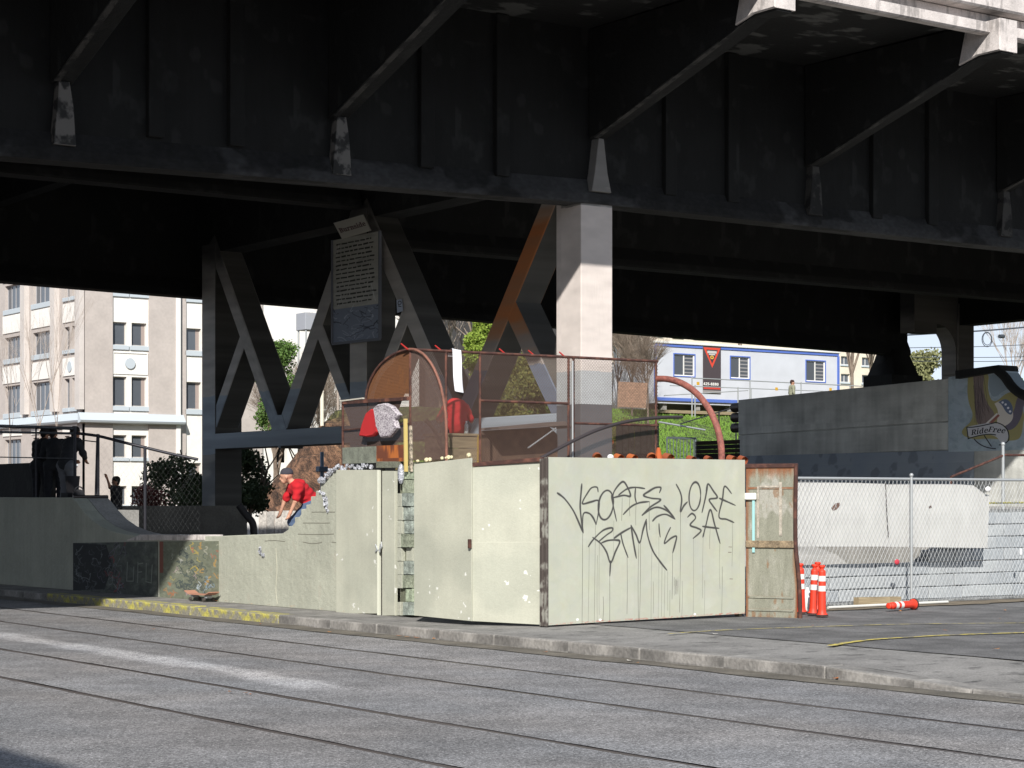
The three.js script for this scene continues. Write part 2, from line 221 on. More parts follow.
{
  const br = thing('road_bridge', 'dark sooty road bridge on braced columns passing over the skatepark', 'bridge');
  const XA = -45, XB = 135;
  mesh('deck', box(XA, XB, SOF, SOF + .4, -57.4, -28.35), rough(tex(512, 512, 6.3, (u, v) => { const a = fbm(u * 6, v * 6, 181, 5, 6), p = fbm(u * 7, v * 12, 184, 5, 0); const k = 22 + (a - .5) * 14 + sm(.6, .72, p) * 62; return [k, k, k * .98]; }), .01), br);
  mesh('fascia_beam', prismX([[-28.3, 11.4], [-28.12, 11.4], [-28.08, 11.43], [-28.08, 11.63], [-28.3, 11.66]], XA, XB), mPale, br);
  mesh('fascia_beam', box(XA, XB, 11.67, 11.86, -28.34, -28.31), mPale, br);
  mesh('deck_edge', prismX([[-28.5, 11.88], [-28.0, 11.88], [-27.96, 11.92], [-27.96, 12.28], [-28.5, 12.3]], XA, XB), mPale, br);
  mesh('parapet', box(XA, XB, 12.33, 13.3, -28.35, -28.15), mPale, br);
  mesh('parapet', box(XA, XB, 12.16, 13.3, -57.4, -57.15), mPale, br);
  const gird = (z, y0f, xa, xb, name = 'girder') => {
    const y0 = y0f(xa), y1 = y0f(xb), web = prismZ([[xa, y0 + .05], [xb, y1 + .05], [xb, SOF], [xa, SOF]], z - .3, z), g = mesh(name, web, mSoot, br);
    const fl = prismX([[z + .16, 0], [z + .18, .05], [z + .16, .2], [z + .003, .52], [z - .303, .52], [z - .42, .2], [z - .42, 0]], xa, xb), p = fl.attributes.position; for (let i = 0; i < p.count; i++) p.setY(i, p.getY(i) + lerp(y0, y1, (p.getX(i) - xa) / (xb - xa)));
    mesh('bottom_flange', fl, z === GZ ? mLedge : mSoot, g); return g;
  };
  gird(GZ, (x) => 8.05 - (25.7 - x) * .021, XA, 25.7); const g0 = gird(GZ, () => 8.05, 25.7, XB), g1 = gird(-42.6, () => 8.1, 26.2, XB), g1b = gird(-42.6, () => 9.0, XA, 25.2), g2 = gird(-52, (x) => 7.8 - (x - 12) * .0165, XA, 54.2);
  for (let k = -2; k < 8; k++) for (const o of [.32, .61]) { const x = lerp(BX(k), BX(k + 1), o); mesh('stiffener', rbox(x - .16, x + .16, 8.42, SOF - .02, GZ - .02, GZ + .13, .02), mSoot, g0); }
  const patch = rough(tex(256, 256, 1.2, (u, v) => { const a = fbm(u * 6, v * 6, 171, 5, 6); return mixc([44, 44, 44], [108, 105, 102], sm(.4, .6, a)); }), .012);
  const patch2 = rough(tex(256, 256, 1.2, (u, v) => mixc([30, 30, 30], [66, 64, 62], sm(.4, .6, fbm(u * 6, v * 6, 175, 5, 6)))), .012);
  for (let k = -2; k < 9; k++) {
    const x = BX(k), yr = k < 2 ? 9.18 : 9.42;
    const b = mesh('bracket', prismX([[GZ + .05, yr], [-28.45, 10.98], [-27.86, 10.98], [-27.86, 11.7], [GZ + .05, 11.74]], x - .21, x + .21, .02), mSoot, br);
    mesh('bracket_end', prismX([[-28.95, 10.9], [-28.45, 11.02], [-27.82, 11.02], [-27.82, 11.68], [-28.75, 11.68]], x - .27, x + .27, .02), mPale, b);
    mesh('bracket_edge', beam(V(x - .16, yr + .01, GZ + .25), V(x - .16, 10.93, -28.7), .12, .03), patch2, b);
    if (k !== 2) mesh('pilaster', prismZ([[x - .2, yr - 1.1], [x + .22, yr - 1.1], [x + .17, yr - .4], [x + .1, yr + .02], [x - .1, yr + .02], [x - .13, yr - .4]], GZ - .02, GZ + .2, .01), k < 2 ? patch : patch2, g0);
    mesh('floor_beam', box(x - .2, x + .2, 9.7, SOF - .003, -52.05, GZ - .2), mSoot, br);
  }
  // the braced bent in front, three columns and diagonal bracing
  const bent = (X, braced) => {
    const cols = [[-34.46, -33.58], [-43.17, -42.33], [-51.42, -50.58]];
    cols.forEach(([z0, z1], i) => {
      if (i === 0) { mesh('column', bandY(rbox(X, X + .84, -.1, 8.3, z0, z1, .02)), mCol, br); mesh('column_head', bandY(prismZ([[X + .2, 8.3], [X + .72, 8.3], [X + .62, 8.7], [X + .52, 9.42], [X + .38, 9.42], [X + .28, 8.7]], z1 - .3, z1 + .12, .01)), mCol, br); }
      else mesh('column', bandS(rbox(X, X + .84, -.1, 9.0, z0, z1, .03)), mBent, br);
    });
    mesh('bent_cap', box(X + .06, X + .8, braced ? 8.75 : 8.2, SOF - .006, -53.4, GZ - .25), mSoot, br);
    if (!braced) return;
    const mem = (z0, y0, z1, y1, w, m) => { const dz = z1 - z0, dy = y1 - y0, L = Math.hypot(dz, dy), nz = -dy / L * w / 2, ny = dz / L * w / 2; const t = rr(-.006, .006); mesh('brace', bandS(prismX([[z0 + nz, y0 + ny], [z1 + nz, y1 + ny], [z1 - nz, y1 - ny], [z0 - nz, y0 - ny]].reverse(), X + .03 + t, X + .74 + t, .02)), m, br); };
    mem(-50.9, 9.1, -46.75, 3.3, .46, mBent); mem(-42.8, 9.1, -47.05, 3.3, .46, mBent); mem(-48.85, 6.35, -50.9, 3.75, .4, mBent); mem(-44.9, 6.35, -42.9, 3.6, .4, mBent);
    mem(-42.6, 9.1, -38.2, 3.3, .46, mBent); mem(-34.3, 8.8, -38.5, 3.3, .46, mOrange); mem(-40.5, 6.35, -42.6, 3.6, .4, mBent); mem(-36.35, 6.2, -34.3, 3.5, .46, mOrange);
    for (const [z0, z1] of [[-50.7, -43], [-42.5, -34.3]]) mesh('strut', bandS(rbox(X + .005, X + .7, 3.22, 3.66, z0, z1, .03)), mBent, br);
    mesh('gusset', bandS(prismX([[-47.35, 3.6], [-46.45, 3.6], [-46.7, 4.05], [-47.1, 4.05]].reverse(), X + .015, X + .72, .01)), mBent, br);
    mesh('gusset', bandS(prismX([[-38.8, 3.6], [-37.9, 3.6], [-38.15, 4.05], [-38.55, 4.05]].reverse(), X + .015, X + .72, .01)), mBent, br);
  };
  bent(25.28, true); bent(-5.7, true); bent(55.36, false);
  { // curved haunch beside the far column on the right, and the flared bearing pedestal under the far girder
    const arc = [[55.5, 11.7], [53.15, 11.7], [53.15, 7.85], [54.3, 7.85], [54.3, 8.2]]; for (let i = 1; i <= 10; i++) { const a = i / 10 * Math.PI / 2; arc.push([54.3 + 1.0 * Math.sin(a), 8.2 - 1.0 * (1 - Math.cos(a))]); } arc.push([55.3, 6.4], [55.5, 6.4]);
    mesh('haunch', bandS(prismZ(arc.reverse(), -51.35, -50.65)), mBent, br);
    const c = V(53.55, 0, -52.1), f = (y, w) => [[c.x - w, c.z - w * .9], [c.x + w, c.z - w * .9], [c.x + w, c.z + w * .9], [c.x - w, c.z + w * .9]];
    const ped = []; ped.push(prismY(f(0, .8), -.1, 6.35)); const g = new THREE.CylinderGeometry(.36 * Math.SQRT2, .66 * Math.SQRT2, .95, 4, 1).rotateY(Math.PI / 4).translate(c.x, 6.82, c.z); ped.push(uvm(g));
    mesh('bearing_pedestal', merge(ped), mSoot, br);
  }
}
// ---------------------------------------------------------------- outside the frame: what shades the left of the street
{
  const r = thing('viaduct_ramp', 'elevated concrete ramp joining the bridge left of the frame', 'viaduct');
  mesh('deck', box(-45, 6.5, 11.3, 11.74, -27.6, -18.5), mConc, r);
  mesh('parapet', box(-45, 6.5, 11.75, 12.6, -18.7, -18.5), mConc, r);
  for (const x of [-8, -30]) mesh('column', rbox(x - .5, x + .5, -.1, 11.3, -23.5, -22.5, .03), mConc, r);
  const w = thing('warehouse', 'brick warehouse behind the viewer on the near side of the street', 'building');
  mesh('wall', box(-24, -5.0, -.1, 10.2, -9, 34), rough(tex(256, 256, 2, grain([150, 104, 86], .3, 181))), w); mesh('roof', box(-24.2, -4.9, 10.2, 10.45, -9.1, 34.2), mConc, w);
}
// ---------------------------------------------------------------- skatepark: painted street wall
const creamTex = tex(1024, 512, 4.3, (u, v) => { const a = fbm(u * 8, v * 8, 201, 5, 8), s = fbm(u * 60, v * 3, 205, 3, 60), f = vnoise(u * 256, v * 128, 207, 0), sc = fbm(u * 30, v * 18, 208, 4, 0); let k = 1 + (a - .5) * .16 + (s - .5) * .08 + (f - .5) * .05; let c = [165 * k, 166 * k, 152 * k]; if (sc > .78) c = mixc(c, [168, 164, 150], .5); return c; });
const plyTex = (s) => tex(512, 512, 2.6, (u, v) => { const a = fbm(u * 5, v * 5, s, 5, 5), st = fbm(u * 46, v * 2, s + 5, 3, 46), f = vnoise(u * 200, v * 200, s + 7, 200), chip = fbm(u * 34, v * 34, s + 9, 3, 34), zone = fbm(u * 4, v * 4, s + 12, 2, 4); const fade = fbm(u * 3, v * 3, s + 15, 3, 3); let k = 1 + (a - .5) * .12 + (st - .5) * .03 + (f - .5) * .04; let c = mixc([168 * k, 169 * k, 155 * k], [178 * k, 178 * k, 163 * k], sm(.4, .6, fade)); if (chip > .78 && zone > .6) c = [212, 212, 206]; return c; });
const mCream = rough(creamTex, .012, .8), mPly = [rough(plyTex(211), .003, .7), rough(plyTex(231), .003, .7), rough(plyTex(251), .003, .7)];
const mDarkGap = plain(0x3a3632, .95), mWoodOld = rough(tex(256, 256, .9, (u, v) => { const g = fbm(u * 3, v * 40, 261, 4, 0); return mixc([120, 106, 84], [172, 156, 126], g); }), .004), mFoil = rough(tex(128, 128, .4, grain([168, 170, 178], .5, 271, 8, 32)), .03, .5, { metalness: .2 });
// street wall plane: from A far up the street to B at the door
const WA = V(14.12, 0, -44), WB = V(15.05, 0, -23.9), WD = WB.clone().sub(WA).setY(0).normalize(), WN = V(-WD.z, 0, WD.x); // WN points into the park
if (WN.x < 0) WN.negate();
const onWall = (u, v) => { const q = sight(u, v), t = WA.clone().sub(V(0, EYE, 0)).setY(0).dot(WN) / V(q.x, 0, q.z).dot(WN); return far(u, v, t); };
const wallS = (u, v) => { const q = onWall(u, v); return [q.clone().sub(WA).setY(0).dot(WD), q.y]; };
function wallGeo(pts, t0, t1, bevel = 0) { // outline in (run, height) pushed t0..t1 behind the wall face
  const g = extr(pts, t1 - t0, bevel).translate(0, 0, t0), n = WN.clone(), m = new THREE.Matrix4().makeBasis(WD, V(0, 1, 0), n); if (m.determinant() < 0) { g.scale(1, 1, -1); const ix = g.attributes.position; const a = g.toNonIndexed ? g : g; const p = a.attributes.position.array; for (let i = 0; i < p.length; i += 9) for (let k = 0; k < 3; k++) { const t = p[i + 3 + k]; p[i + 3 + k] = p[i + 6 + k]; p[i + 6 + k] = t; } m.makeBasis(WD, V(0, 1, 0), n.clone().negate()); }
  g.applyMatrix4(m).translate(WA.x, 0, WA.z); g.computeVertexNormals(); return uvm(g);
}
const edgeTop = [[72, 497.5], [77, 503], [83, 511], [91, 519.5], [101, 526.5], [113, 531.5], [126, 534.5], [140, 536]];
const slopeTop = [[282, 533.5], [290, 528], [297, 519], [303, 511.5], [308, 507], [313, 498.5], [318, 494], [322, 486], [327, 481], [331, 474]];
{
  const w = thing('skatepark_wall', 'pale green painted concrete street wall with curved ramp end and graffiti', 'wall');
  const L = (u, v) => wallS(u, v), foot = .13;
  const left = [[0, foot], [L(74, 590)[0], foot], ...edgeTop.slice().reverse().map(([u, v]) => L(u, v)).filter(([a, b], i) => i >= 0).map((q) => q), [0, L(72, 497.5)[1]]];
  const pts = [[0, foot], [L(390, 600)[0], foot], [L(390, 468)[0], L(390, 470)[1]], [L(333, 470)[0], L(333, 470)[1]], ...slopeTop.slice().reverse().map(([u, v]) => L(u, v)), L(219, 536), ...edgeTop.slice().reverse().map(([u, v]) => L(u, v)), [0, L(72, 497.5)[1] + .02]];
  mesh('wall_body', wallGeo(pts, 0, .3, .012), mCream, w);
  // curved quarter pipe surface running into the park, and the decks behind it
  const dep = .72, curve = edgeTop.map(([u, v]) => L(u, v)), last = curve[curve.length - 1];
  const bed = [...curve.map(([a, b]) => [a, b - .004]), [last[0] + 5.2, last[1] - .03], [last[0] + 5.2, .05], [0, .05], [0, curve[0][1] - .004]];
  mesh('quarter_pipe', wallGeo(bed.reverse(), .303, dep), mConc, w);
  const lip = curve[0]; mesh('coping', bar(WA.clone().addScaledVector(WD, lip[0]).addScaledVector(WN, .02).setY(lip[1] + .01), WA.clone().addScaledVector(WD, lip[0]).addScaledVector(WN, dep).setY(lip[1] + .01), .035), mSteelDark, w);
  // painted panels, dark ground with scribbles
  const scr = (x, n, cols, box4, s, lw = [2, 5]) => { reseed(s); x.globalAlpha = .62; for (let i = 0; i < n; i++) { x.strokeStyle = cols[Math.floor(rnd() * cols.length)]; x.lineWidth = rr(...lw); x.beginPath(); let px = rr(box4[0], box4[2]), py = rr(box4[1], box4[3]); x.moveTo(px, py); for (let k = 0; k < 3; k++) { const qx = px + rr(-28, 28), qy = py + rr(-34, 34); x.quadraticCurveTo(px + rr(-30, 30), py + rr(-30, 30), qx, qy); px = qx; py = qy; } x.stroke(); } x.globalAlpha = 1; };
  const mott = (x, W, H, base, s) => { reseed(s); x.fillStyle = base; x.fillRect(0, 0, W, H); for (let i = 0; i < 900; i++) { x.fillStyle = `rgba(${rnd() > .5 ? '190,196,184' : '20,22,22'},${rr(.02, .09)})`; x.beginPath(); x.ellipse(rr(0, W), rr(0, H), rr(2, 26), rr(2, 18), rr(0, 3), 0, 7); x.fill(); } };
  const panel = (u0, u1, v0t, v1t, v0b, v1b, t, label) => { const m = mesh('graffiti_panel', sheet(...[[u0, v0b], [u1, v1b], [u1, v1t], [u0, v0t]].map(([u, v]) => onWall(u, v).addScaledVector(WN, -.009)), .008), std({ map: t, roughness: .8 }), w); m.userData.label = label; };
  panel(73.5, 158, 543, 541.5, 590.5, 598, print(512, 256, (x, W, H) => { mott(x, W, H, '#4e524c', 3); x.fillStyle = 'rgba(24,26,28,.85)'; x.beginPath(); x.moveTo(0, 0); x.lineTo(210, 12); x.lineTo(250, 120); x.lineTo(200, 236); x.lineTo(0, H); x.fill(); scr(x, 60, ['#2b2d30', '#5e6062', '#8d908f', '#6f7578'], [0, 20, 300, 240], 5); scr(x, 14, ['#a33b40', '#7d6f86'], [200, 10, 330, 250], 9, [2, 4]);
    x.strokeStyle = '#848a80'; x.lineWidth = 4; for (const s of [[[338, 100], [334, 190], [372, 188], [376, 120]], [[400, 98], [398, 195]], [[398, 108], [430, 102]], [[399, 145], [424, 142]], [[448, 100], [446, 186], [476, 190], [482, 106]]]) { x.beginPath(); s.forEach(([a, b], i) => i ? x.lineTo(a, b) : x.moveTo(a, b)); x.stroke(); } }), 'dark graffiti panel with pale letters beside the quarter pipe');
  panel(160, 219, 541.5, 541, 598.3, 602, print(512, 512, (x, W, H) => { mott(x, W, H, '#6d7160', 13); x.fillStyle = '#7b4a3c'; x.fillRect(0, 0, 34, H * .55); scr(x, 60, ['#343b3c', '#3e4747', '#4a504c'], [180, 90, 420, 460], 15, [5, 12]); scr(x, 16, ['#b98444', '#b89e4c', '#a8604a', '#aaa698', '#b98a48'], [180, 20, 500, 330], 17, [6, 13]); scr(x, 7, ['#8fa9c0', '#b7c4ce', '#7f9cb8'], [330, 320, 470, 480], 19, [4, 9]); scr(x, 8, ['#a88a98', '#b8b6ae', '#b0a058'], [90, 60, 500, 480], 21, [4, 9]); scr(x, 4, ['#a86844', '#a8784c'], [60, 380, 180, 480], 23, [7, 13]); }), 'graffiti panel of orange, yellow and blue scribbles');
  // bare lip along the top of the low wall
  mesh('lip', wallGeo([L(126, 540), L(205, 539.5), L(205, 536), L(141, 535.6)].map(([a, b], i) => [a, b + (i > 1 ? .02 : -.01)]), -.014, .34, .006), rough(palecTex, .01, .9), w);
  // stepped block edge: chipped blocks and silver tape on the slope
  reseed(33);
  slopeTop.slice(1, -1).forEach(([u, v], i) => { const q = onWall(u, v); const g = new RoundedBoxGeometry(.2 + rr(0, .06), .09 + rr(0, .04), .26, 1, .015).rotateZ(rr(-.15, .15)); g.rotateY(Math.atan2(WN.x, WN.z)).translate(q.x + .16, q.y - .02, q.z); mesh('block', uvm(g), mCream, w); });
  const crumple = (u0, v0, u1, v1, n, r, s) => { reseed(s); const L2 = []; for (let i = 0; i < n; i++) { const q = onWall(lerp(u0, u1, i / (n - 1)) + rr(-2, 2), lerp(v0, v1, i / (n - 1)) + rr(-2, 2)); const g = new THREE.IcosahedronGeometry(r * rr(.6, 1.3), 1), p = g.attributes.position; for (let k = 0; k < p.count; k++) { const h = hash(Math.round(p.getX(k) * 900), Math.round(p.getY(k) * 900 + p.getZ(k) * 450), s + i); p.setXYZ(k, p.getX(k) * (.6 + h * .8), p.getY(k) * (.6 + h * .8), p.getZ(k) * (.3 + h * .4)); } g.computeVertexNormals(); g.translate(q.x - .015, q.y, q.z); L2.push(uvm(g)); } return merge(L2); };
  mesh('silver_tape', crumple(322, 491, 329, 509, 12, .032, 5), mFoil, w); mesh('silver_tape', crumple(336, 468, 372, 466, 22, .028, 7), mFoil, w); mesh('silver_tape', crumple(322, 482, 336, 468, 12, .036, 9), mFoil, w); mesh('silver_tape', crumple(262, 549, 265, 556, 5, .03, 11), mFoil, w);
  const crack = (pts) => tube(pts.map(([u, v]) => onWall(u, v).addScaledVector(WN, -.001)), .006, 24, 4);
  mesh('crack', merge([crack([[265, 541], [275, 540.5], [285, 541.5]]), crack([[298, 534], [315, 534.5], [334, 534]]), crack([[303, 542], [312, 543.5], [322, 542.5]]), crack([[332, 542], [338, 542.5], [341, 541]]), crack([[303, 523], [330, 523]]), crack([[312, 512], [335, 512]])]), plain(0x77756a), w);
  mesh('crack', crack([[276, 548], [277, 570], [276, 590], [277.5, 604]]), plain(0xb0ae9c), w);
}
// ---------------------------------------------------------------- hoarding: door, plywood boards, big lettered board
{
  const h = thing('plywood_hoarding', 'pale cream plywood hoarding with metal door and scrawled lettering board', 'hoarding');
  const W2 = (u0, u1, vt, vb, t0, t1) => { const a = wallS(u0, vt), b = wallS(u1, vt), c = wallS(u0, vb), d = wallS(u1, vb); return wallGeo([[c[0], c[1]], [d[0], d[1]], [b[0], b[1]], [a[0], a[1]]], t0, t1, .004); };
  const dm = mesh('door_panel', W2(339.5, 381, 470, 613.5, -.06, -.004), mPly[0], h); mesh('edge_rail', W2(381.2, 382.3, 470, 615, -.075, -.02), plain(0xcfd0c0, .6), dm);
  mesh('door_panel', W2(385.2, 398, 471, 615.5, -.055, -.004), mPly[1], h);
  mesh('door_gap', W2(382.4, 385.1, 466, 615, -.02, .0), mDarkGap, h);
  mesh('lintel', W2(380, 401, 461.5, 468, -.07, .1), rough(concTex, .02, .9, { color: 0xb9bfae }), h);
  { const q = onWall(383, 548).addScaledVector(WN, -.08), lat = []; for (const [a, b] of [[[-.07, .05], [-.02, -.03]], [[-.02, -.03], [-.075, -.05]], [[.02, -.04], [.09, .02]], [[.09, .02], [.075, .09]], [[.03, -.06], [.06, .06]]]) lat.push(bar(q.clone().add(V(0, a[1], 0)).addScaledVector(WD, a[0]), q.clone().add(V(0, b[1], 0)).addScaledVector(WD, b[0]), .012)); mesh('latch', merge(lat), mGalv, h); }
  // broken block pier between door and boards
  reseed(55); const pier = mesh('block_pier', W2(398.5, 413.5, 462, 616, .03, .3), rough(concTex, .02, .9, { color: 0xaab09a }), h); const pm = [rough(tex(128, 128, .5, grain([150, 160, 138], .35, 281)), .02), rough(tex(128, 128, .5, grain([136, 142, 124], .4, 283)), .02), mCream, rough(tex(128, 128, .5, grain([142, 150, 142], .4, 285)), .02)];
  for (let i = 0; i < 11; i++) { const v0 = 466 + i * 13.6; mesh('block', W2(404.5 + rr(-2.5, 1.2), 412.4, v0 + rr(0, .5), v0 + 13.3 + rr(-.4, .3), -.02 + rr(-.03, .03), .06), pm[Math.floor(rnd() * 4)], pier); if (rnd() > .3) mesh('block', W2(399, 403.4 + rr(-2, 1), v0 + rr(0, .6), v0 + 13.4, -.03, .05), mCream, pier); }
  mesh('silver_tape', uvm(new THREE.IcosahedronGeometry(.07, 1).scale(.7, 2.2, .8).translate(...onWall(404, 474).addScaledVector(WN, -.05).toArray())), mFoil, pier);
  // two plywood boards and the big board, standing on the pavement
  const P1 = onY(414, 617, .2), P2 = onY(471.5, 620.5, .2), P2b = onY(472, 621.5, .185), P3 = onY(544.5, 624.2, .175);
  const up = (q, y) => V(q.x, y, q.z);
  const bd = (a, b, y0a, y0b, y1a, y1b, th, m) => { const d = b.clone().sub(a).setY(0), L = d.length(); d.normalize(); const n = V(-d.z, 0, d.x), g = extr([[0, y0a], [L, y0b], [L, y1b], [0, y1a]], th, .003).translate(0, 0, -th); g.applyMatrix4(new THREE.Matrix4().makeBasis(d, V(0, 1, 0), n)).translate(a.x, 0, a.z); return uvm(g); };
  mesh('board', bd(P1, P2, .22, .19, 2.29, 2.36, .02, 0), mPly[2], h);
  mesh('board', bd(P2b, P3, .19, .165, 2.24, 2.3, .022, 0), mPly[0], h);
  mesh('board', bd(P2b.clone().add(V(-.004, 0, .002)), P3.clone().add(V(-.004, 0, .002)), .19, .165, 1.24, 1.25, .02, 0), mPly[1], h);
  { const q = onY(471.5, 550, .2); mesh('hinge', rbox(P2.x - .05, P2.x - .01, 1.16, 1.28, P2.z - .02, P2.z + .02, .005), mRust, h); }
  mesh('rusty_cap', beam(up(P2b, 2.27).add(V(.03, 0, 0)), up(P3, 2.335).add(V(.0, 0, 0)), .09, .05), mRust, h);
  reseed(61); const chips = []; for (let i = 0; i < 9; i++) { const t = rnd(); const q = up(P1.clone().lerp(P2, t), 2.31 + .07 * t + .02); chips.push(uvm(new THREE.DodecahedronGeometry(rr(.015, .035), 0).translate(q.x + .02, q.y, q.z))); } mesh('foam_crumbs', merge(chips), plain(0xd8cba4), h);
  const S0 = onY(548, 625, .17), S1 = V(onZ(745, 615.5, S0.z - .12).x, .17, S0.z - .12);
  mesh('corner_post', merge([rbox(S0.x - .075, S0.x - .02, .15, 2.34, S0.z - .09, S0.z - .02, .01), rbox(S0.x - .05, S0.x - .012, .15, 2.36, S0.z - .02, S0.z + .03, .008)]), rough(tex(256, 256, 1.1, (u, v) => mixc([74, 66, 62], [138, 136, 128], sm(.5, .7, fbm(u * 7, v * 7, 291, 5, 7)))), .006), h);
  // lettering
  const letters = print(2048, 1280, (x, W, H) => {
    reseed(71); x.fillStyle = '#adafa0'; x.fillRect(0, 0, W, H);
    for (let i = 0; i < 1500; i++) { x.fillStyle = `rgba(${rnd() > .5 ? '200,200,188' : '160,160,144'},${rr(.01, .06)})`; x.beginPath(); x.ellipse(rr(0, W), rr(0, H), rr(8, 120), rr(8, 90), rr(0, 3), 0, 7); x.fill(); }
    for (let i = 0; i < 60; i++) { x.fillStyle = `rgba(150,152,138,${rr(.03, .1)})`; const a = rr(0, W); x.fillRect(a, rr(0, H * .5), rr(3, 14), rr(150, 800)); }
    const T = (p) => [(p[0] - 36 - (p[1] - 15) * .008) / 858 * W, (p[1] - 16 + (p[0] - 36) * -.006) / (722 - (p[0] - 36) * .034) * H];
    x.lineJoin = x.lineCap = 'round';
    const st = (pts, w = 12.5, col = '#3f3e3c') => { const q = pts.map(T), c = new THREE.SplineCurve(q.map(([a, b]) => new THREE.Vector2(a, b))), n = Math.max(8, Math.round(c.getLength() / 9)), s0 = rr(0, 90); x.strokeStyle = col; const al = x.globalAlpha; for (const [kw, ka] of w > 8 ? [[1.7, .13], [1, .92]] : [[1, 1]]) { x.globalAlpha = al * ka; let p = c.getPoint(0); for (let i = 1; i <= n; i++) { const r = c.getPoint(i / n), m = .72 + .5 * fbm(s0 + i * .13, 3, 7, 2); x.lineWidth = w * m * kw * (w > 8 ? Math.min(1, .55 + Math.min(i, n - i) * .12) : 1); x.beginPath(); x.moveTo(p.x, p.y); x.lineTo(r.x, r.y); x.stroke(); p = r; } } x.globalAlpha = al; };
    const el = (cx, cy, rx, ry, rot) => { const p = []; for (let i = 0; i <= 28; i++) { const a = i / 28 * 6.4, ex = Math.cos(a) * rx, ey = Math.sin(a) * ry; p.push([cx + ex * Math.cos(rot) - ey * Math.sin(rot), cy + ex * Math.sin(rot) + ey * Math.cos(rot)]); } st(p); };
    st([[75, 170], [105, 195], [140, 245], [165, 300], [182, 342]]); st([[182, 342], [176, 300], [169, 230], [172, 170], [175, 130]]);
    st([[243, 165], [238, 145], [215, 148], [196, 175], [180, 205], [182, 217], [215, 208], [244, 203], [247, 240], [236, 306]]); st([[236, 306], [222, 275], [204, 257], [182, 262], [180, 330]]);
    el(276, 222, 31, 64, .12); st([[302, 200], [312, 160], [345, 121], [365, 140], [380, 182], [350, 180], [300, 192]]); st([[300, 180], [306, 220], [322, 292]]);
    st([[330, 178], [365, 152], [400, 145], [442, 150]]); st([[402, 148], [400, 185], [407, 216]]); st([[350, 263], [385, 228], [420, 212], [462, 207]]);
    st([[506, 168], [512, 146], [488, 146], [460, 162], [437, 180], [470, 192], [508, 196], [505, 206], [465, 232], [431, 268]]); st([[431, 266], [465, 242], [500, 232], [545, 250], [576, 284]]); st([[526, 224], [550, 250], [576, 284]]); st([[477, 292], [498, 272], [535, 263], [576, 284]]);
    st([[204, 402], [224, 372], [265, 332], [302, 321], [303, 335], [280, 352], [245, 382]]); st([[222, 362], [255, 388], [280, 425], [298, 472], [318, 425], [336, 382], [320, 374], [285, 376], [255, 388]]); st([[298, 465], [295, 530]]);
    st([[312, 366], [345, 342], [384, 320]]); st([[340, 345], [350, 390], [372, 450]]); st([[384, 310], [394, 380], [408, 455]]); st([[384, 312], [405, 350], [422, 386], [436, 330], [450, 284]]); st([[449, 288], [455, 350], [478, 420], [510, 470], [542, 511]]);
    st([[505, 304], [507, 335], [511, 362]]); st([[556, 321], [540, 355], [530, 391], [560, 368], [583, 361], [577, 395], [567, 433]]);
    st([[580, 131], [598, 165], [605, 200], [600, 250], [615, 225], [631, 208]]); el(664, 184, 26, 63, .05); st([[721, 138], [712, 190], [697, 256]]); st([[715, 160], [724, 129], [748, 160], [766, 190], [730, 198], [745, 225], [766, 252]]);
    st([[832, 172], [800, 140], [790, 200], [775, 276], [810, 288], [845, 303]]); st([[776, 193], [815, 210], [851, 226]]);
    st([[632, 276], [652, 260], [668, 280], [644, 311], [675, 325], [693, 339], [658, 371]]); st([[702, 366], [716, 310], [735, 244], [755, 310], [781, 396]]); st([[700, 318], [740, 324], [776, 328]]);
    for (const [a, y0, y1] of [[180, 345, 735], [208, 402, 732], [233, 300, 733], [243, 440, 730], [250, 390, 700], [268, 620, 728], [295, 530, 730], [310, 290, 470], [345, 190, 290], [368, 450, 700], [405, 216, 310], [418, 390, 725], [425, 390, 728], [475, 420, 725], [482, 560, 700], [505, 360, 722], [520, 480, 715], [533, 510, 720], [545, 515, 690], [556, 600, 715], [566, 433, 640], [600, 250, 700], [610, 560, 722], [660, 371, 718], [703, 366, 640], [712, 560, 716], [735, 330, 420], [780, 396, 600], [792, 500, 712], [838, 303, 500], [463, 207, 330], [378, 185, 270]]) { x.globalAlpha = rr(.5, 1); st([[a, y0], [a + rr(-2, 2), (y0 + y1) / 2], [a + rr(-2, 2), y1]], rr(2.2, 4.6), '#57564f'); } x.globalAlpha = 1;
    for (let i = 0; i < 26; i++) { const a = rr(560, 610); x.globalAlpha = rr(.1, .3); st([[a * .4 + 350, rr(540, 560)], [a * .4 + 350, rr(580, 640)]], rr(2, 8), '#77766d'); } x.globalAlpha = 1;
    for (const [a, b] of [[828, 412], [834, 556], [826, 436]]) st([[a - 7, b], [a + 7, b + 1]], 5, '#6b5d58');
    for (let i = 0; i < 220; i++) { x.fillStyle = `rgba(178,96,86,${rr(.1, .5)})`; x.fillRect(rr(0, W), H - rr(0, 16), rr(4, 40), rr(2, 7)); } x.fillStyle = '#eeeee8'; for (const [a, b] of [[.14, .975], [.25, .985], [.73, .985]]) { x.beginPath(); x.ellipse(a * W, b * H, 14, 9, 0, 0, 7); x.fill(); }
  });
  const lb = mesh('lettered_board', sheet(V(S0.x, .165, S0.z), V(S1.x, .2, S1.z), V(S1.x, 2.365, S1.z), V(S0.x, 2.36, S0.z), .03), std({ map: letters, roughness: .72 }), h); lb.userData.label = 'wide cream board with dark scrawled letters and drips';
  mesh('board_frame', merge([beam(V(S0.x, 2.3, S0.z - .1), V(S1.x, 2.3, S1.z - .1), .08, .06), beam(V(S0.x, .3, S0.z - .1), V(S1.x, .3, S1.z - .1), .08, .06), rbox(S1.x - .07, S1.x - .01, .16, 2.3, S1.z - .14, S1.z - .05, .005)]), mWoodOld, h);
  globalThis.__S1 = S1; globalThis.__S0 = S0;
}
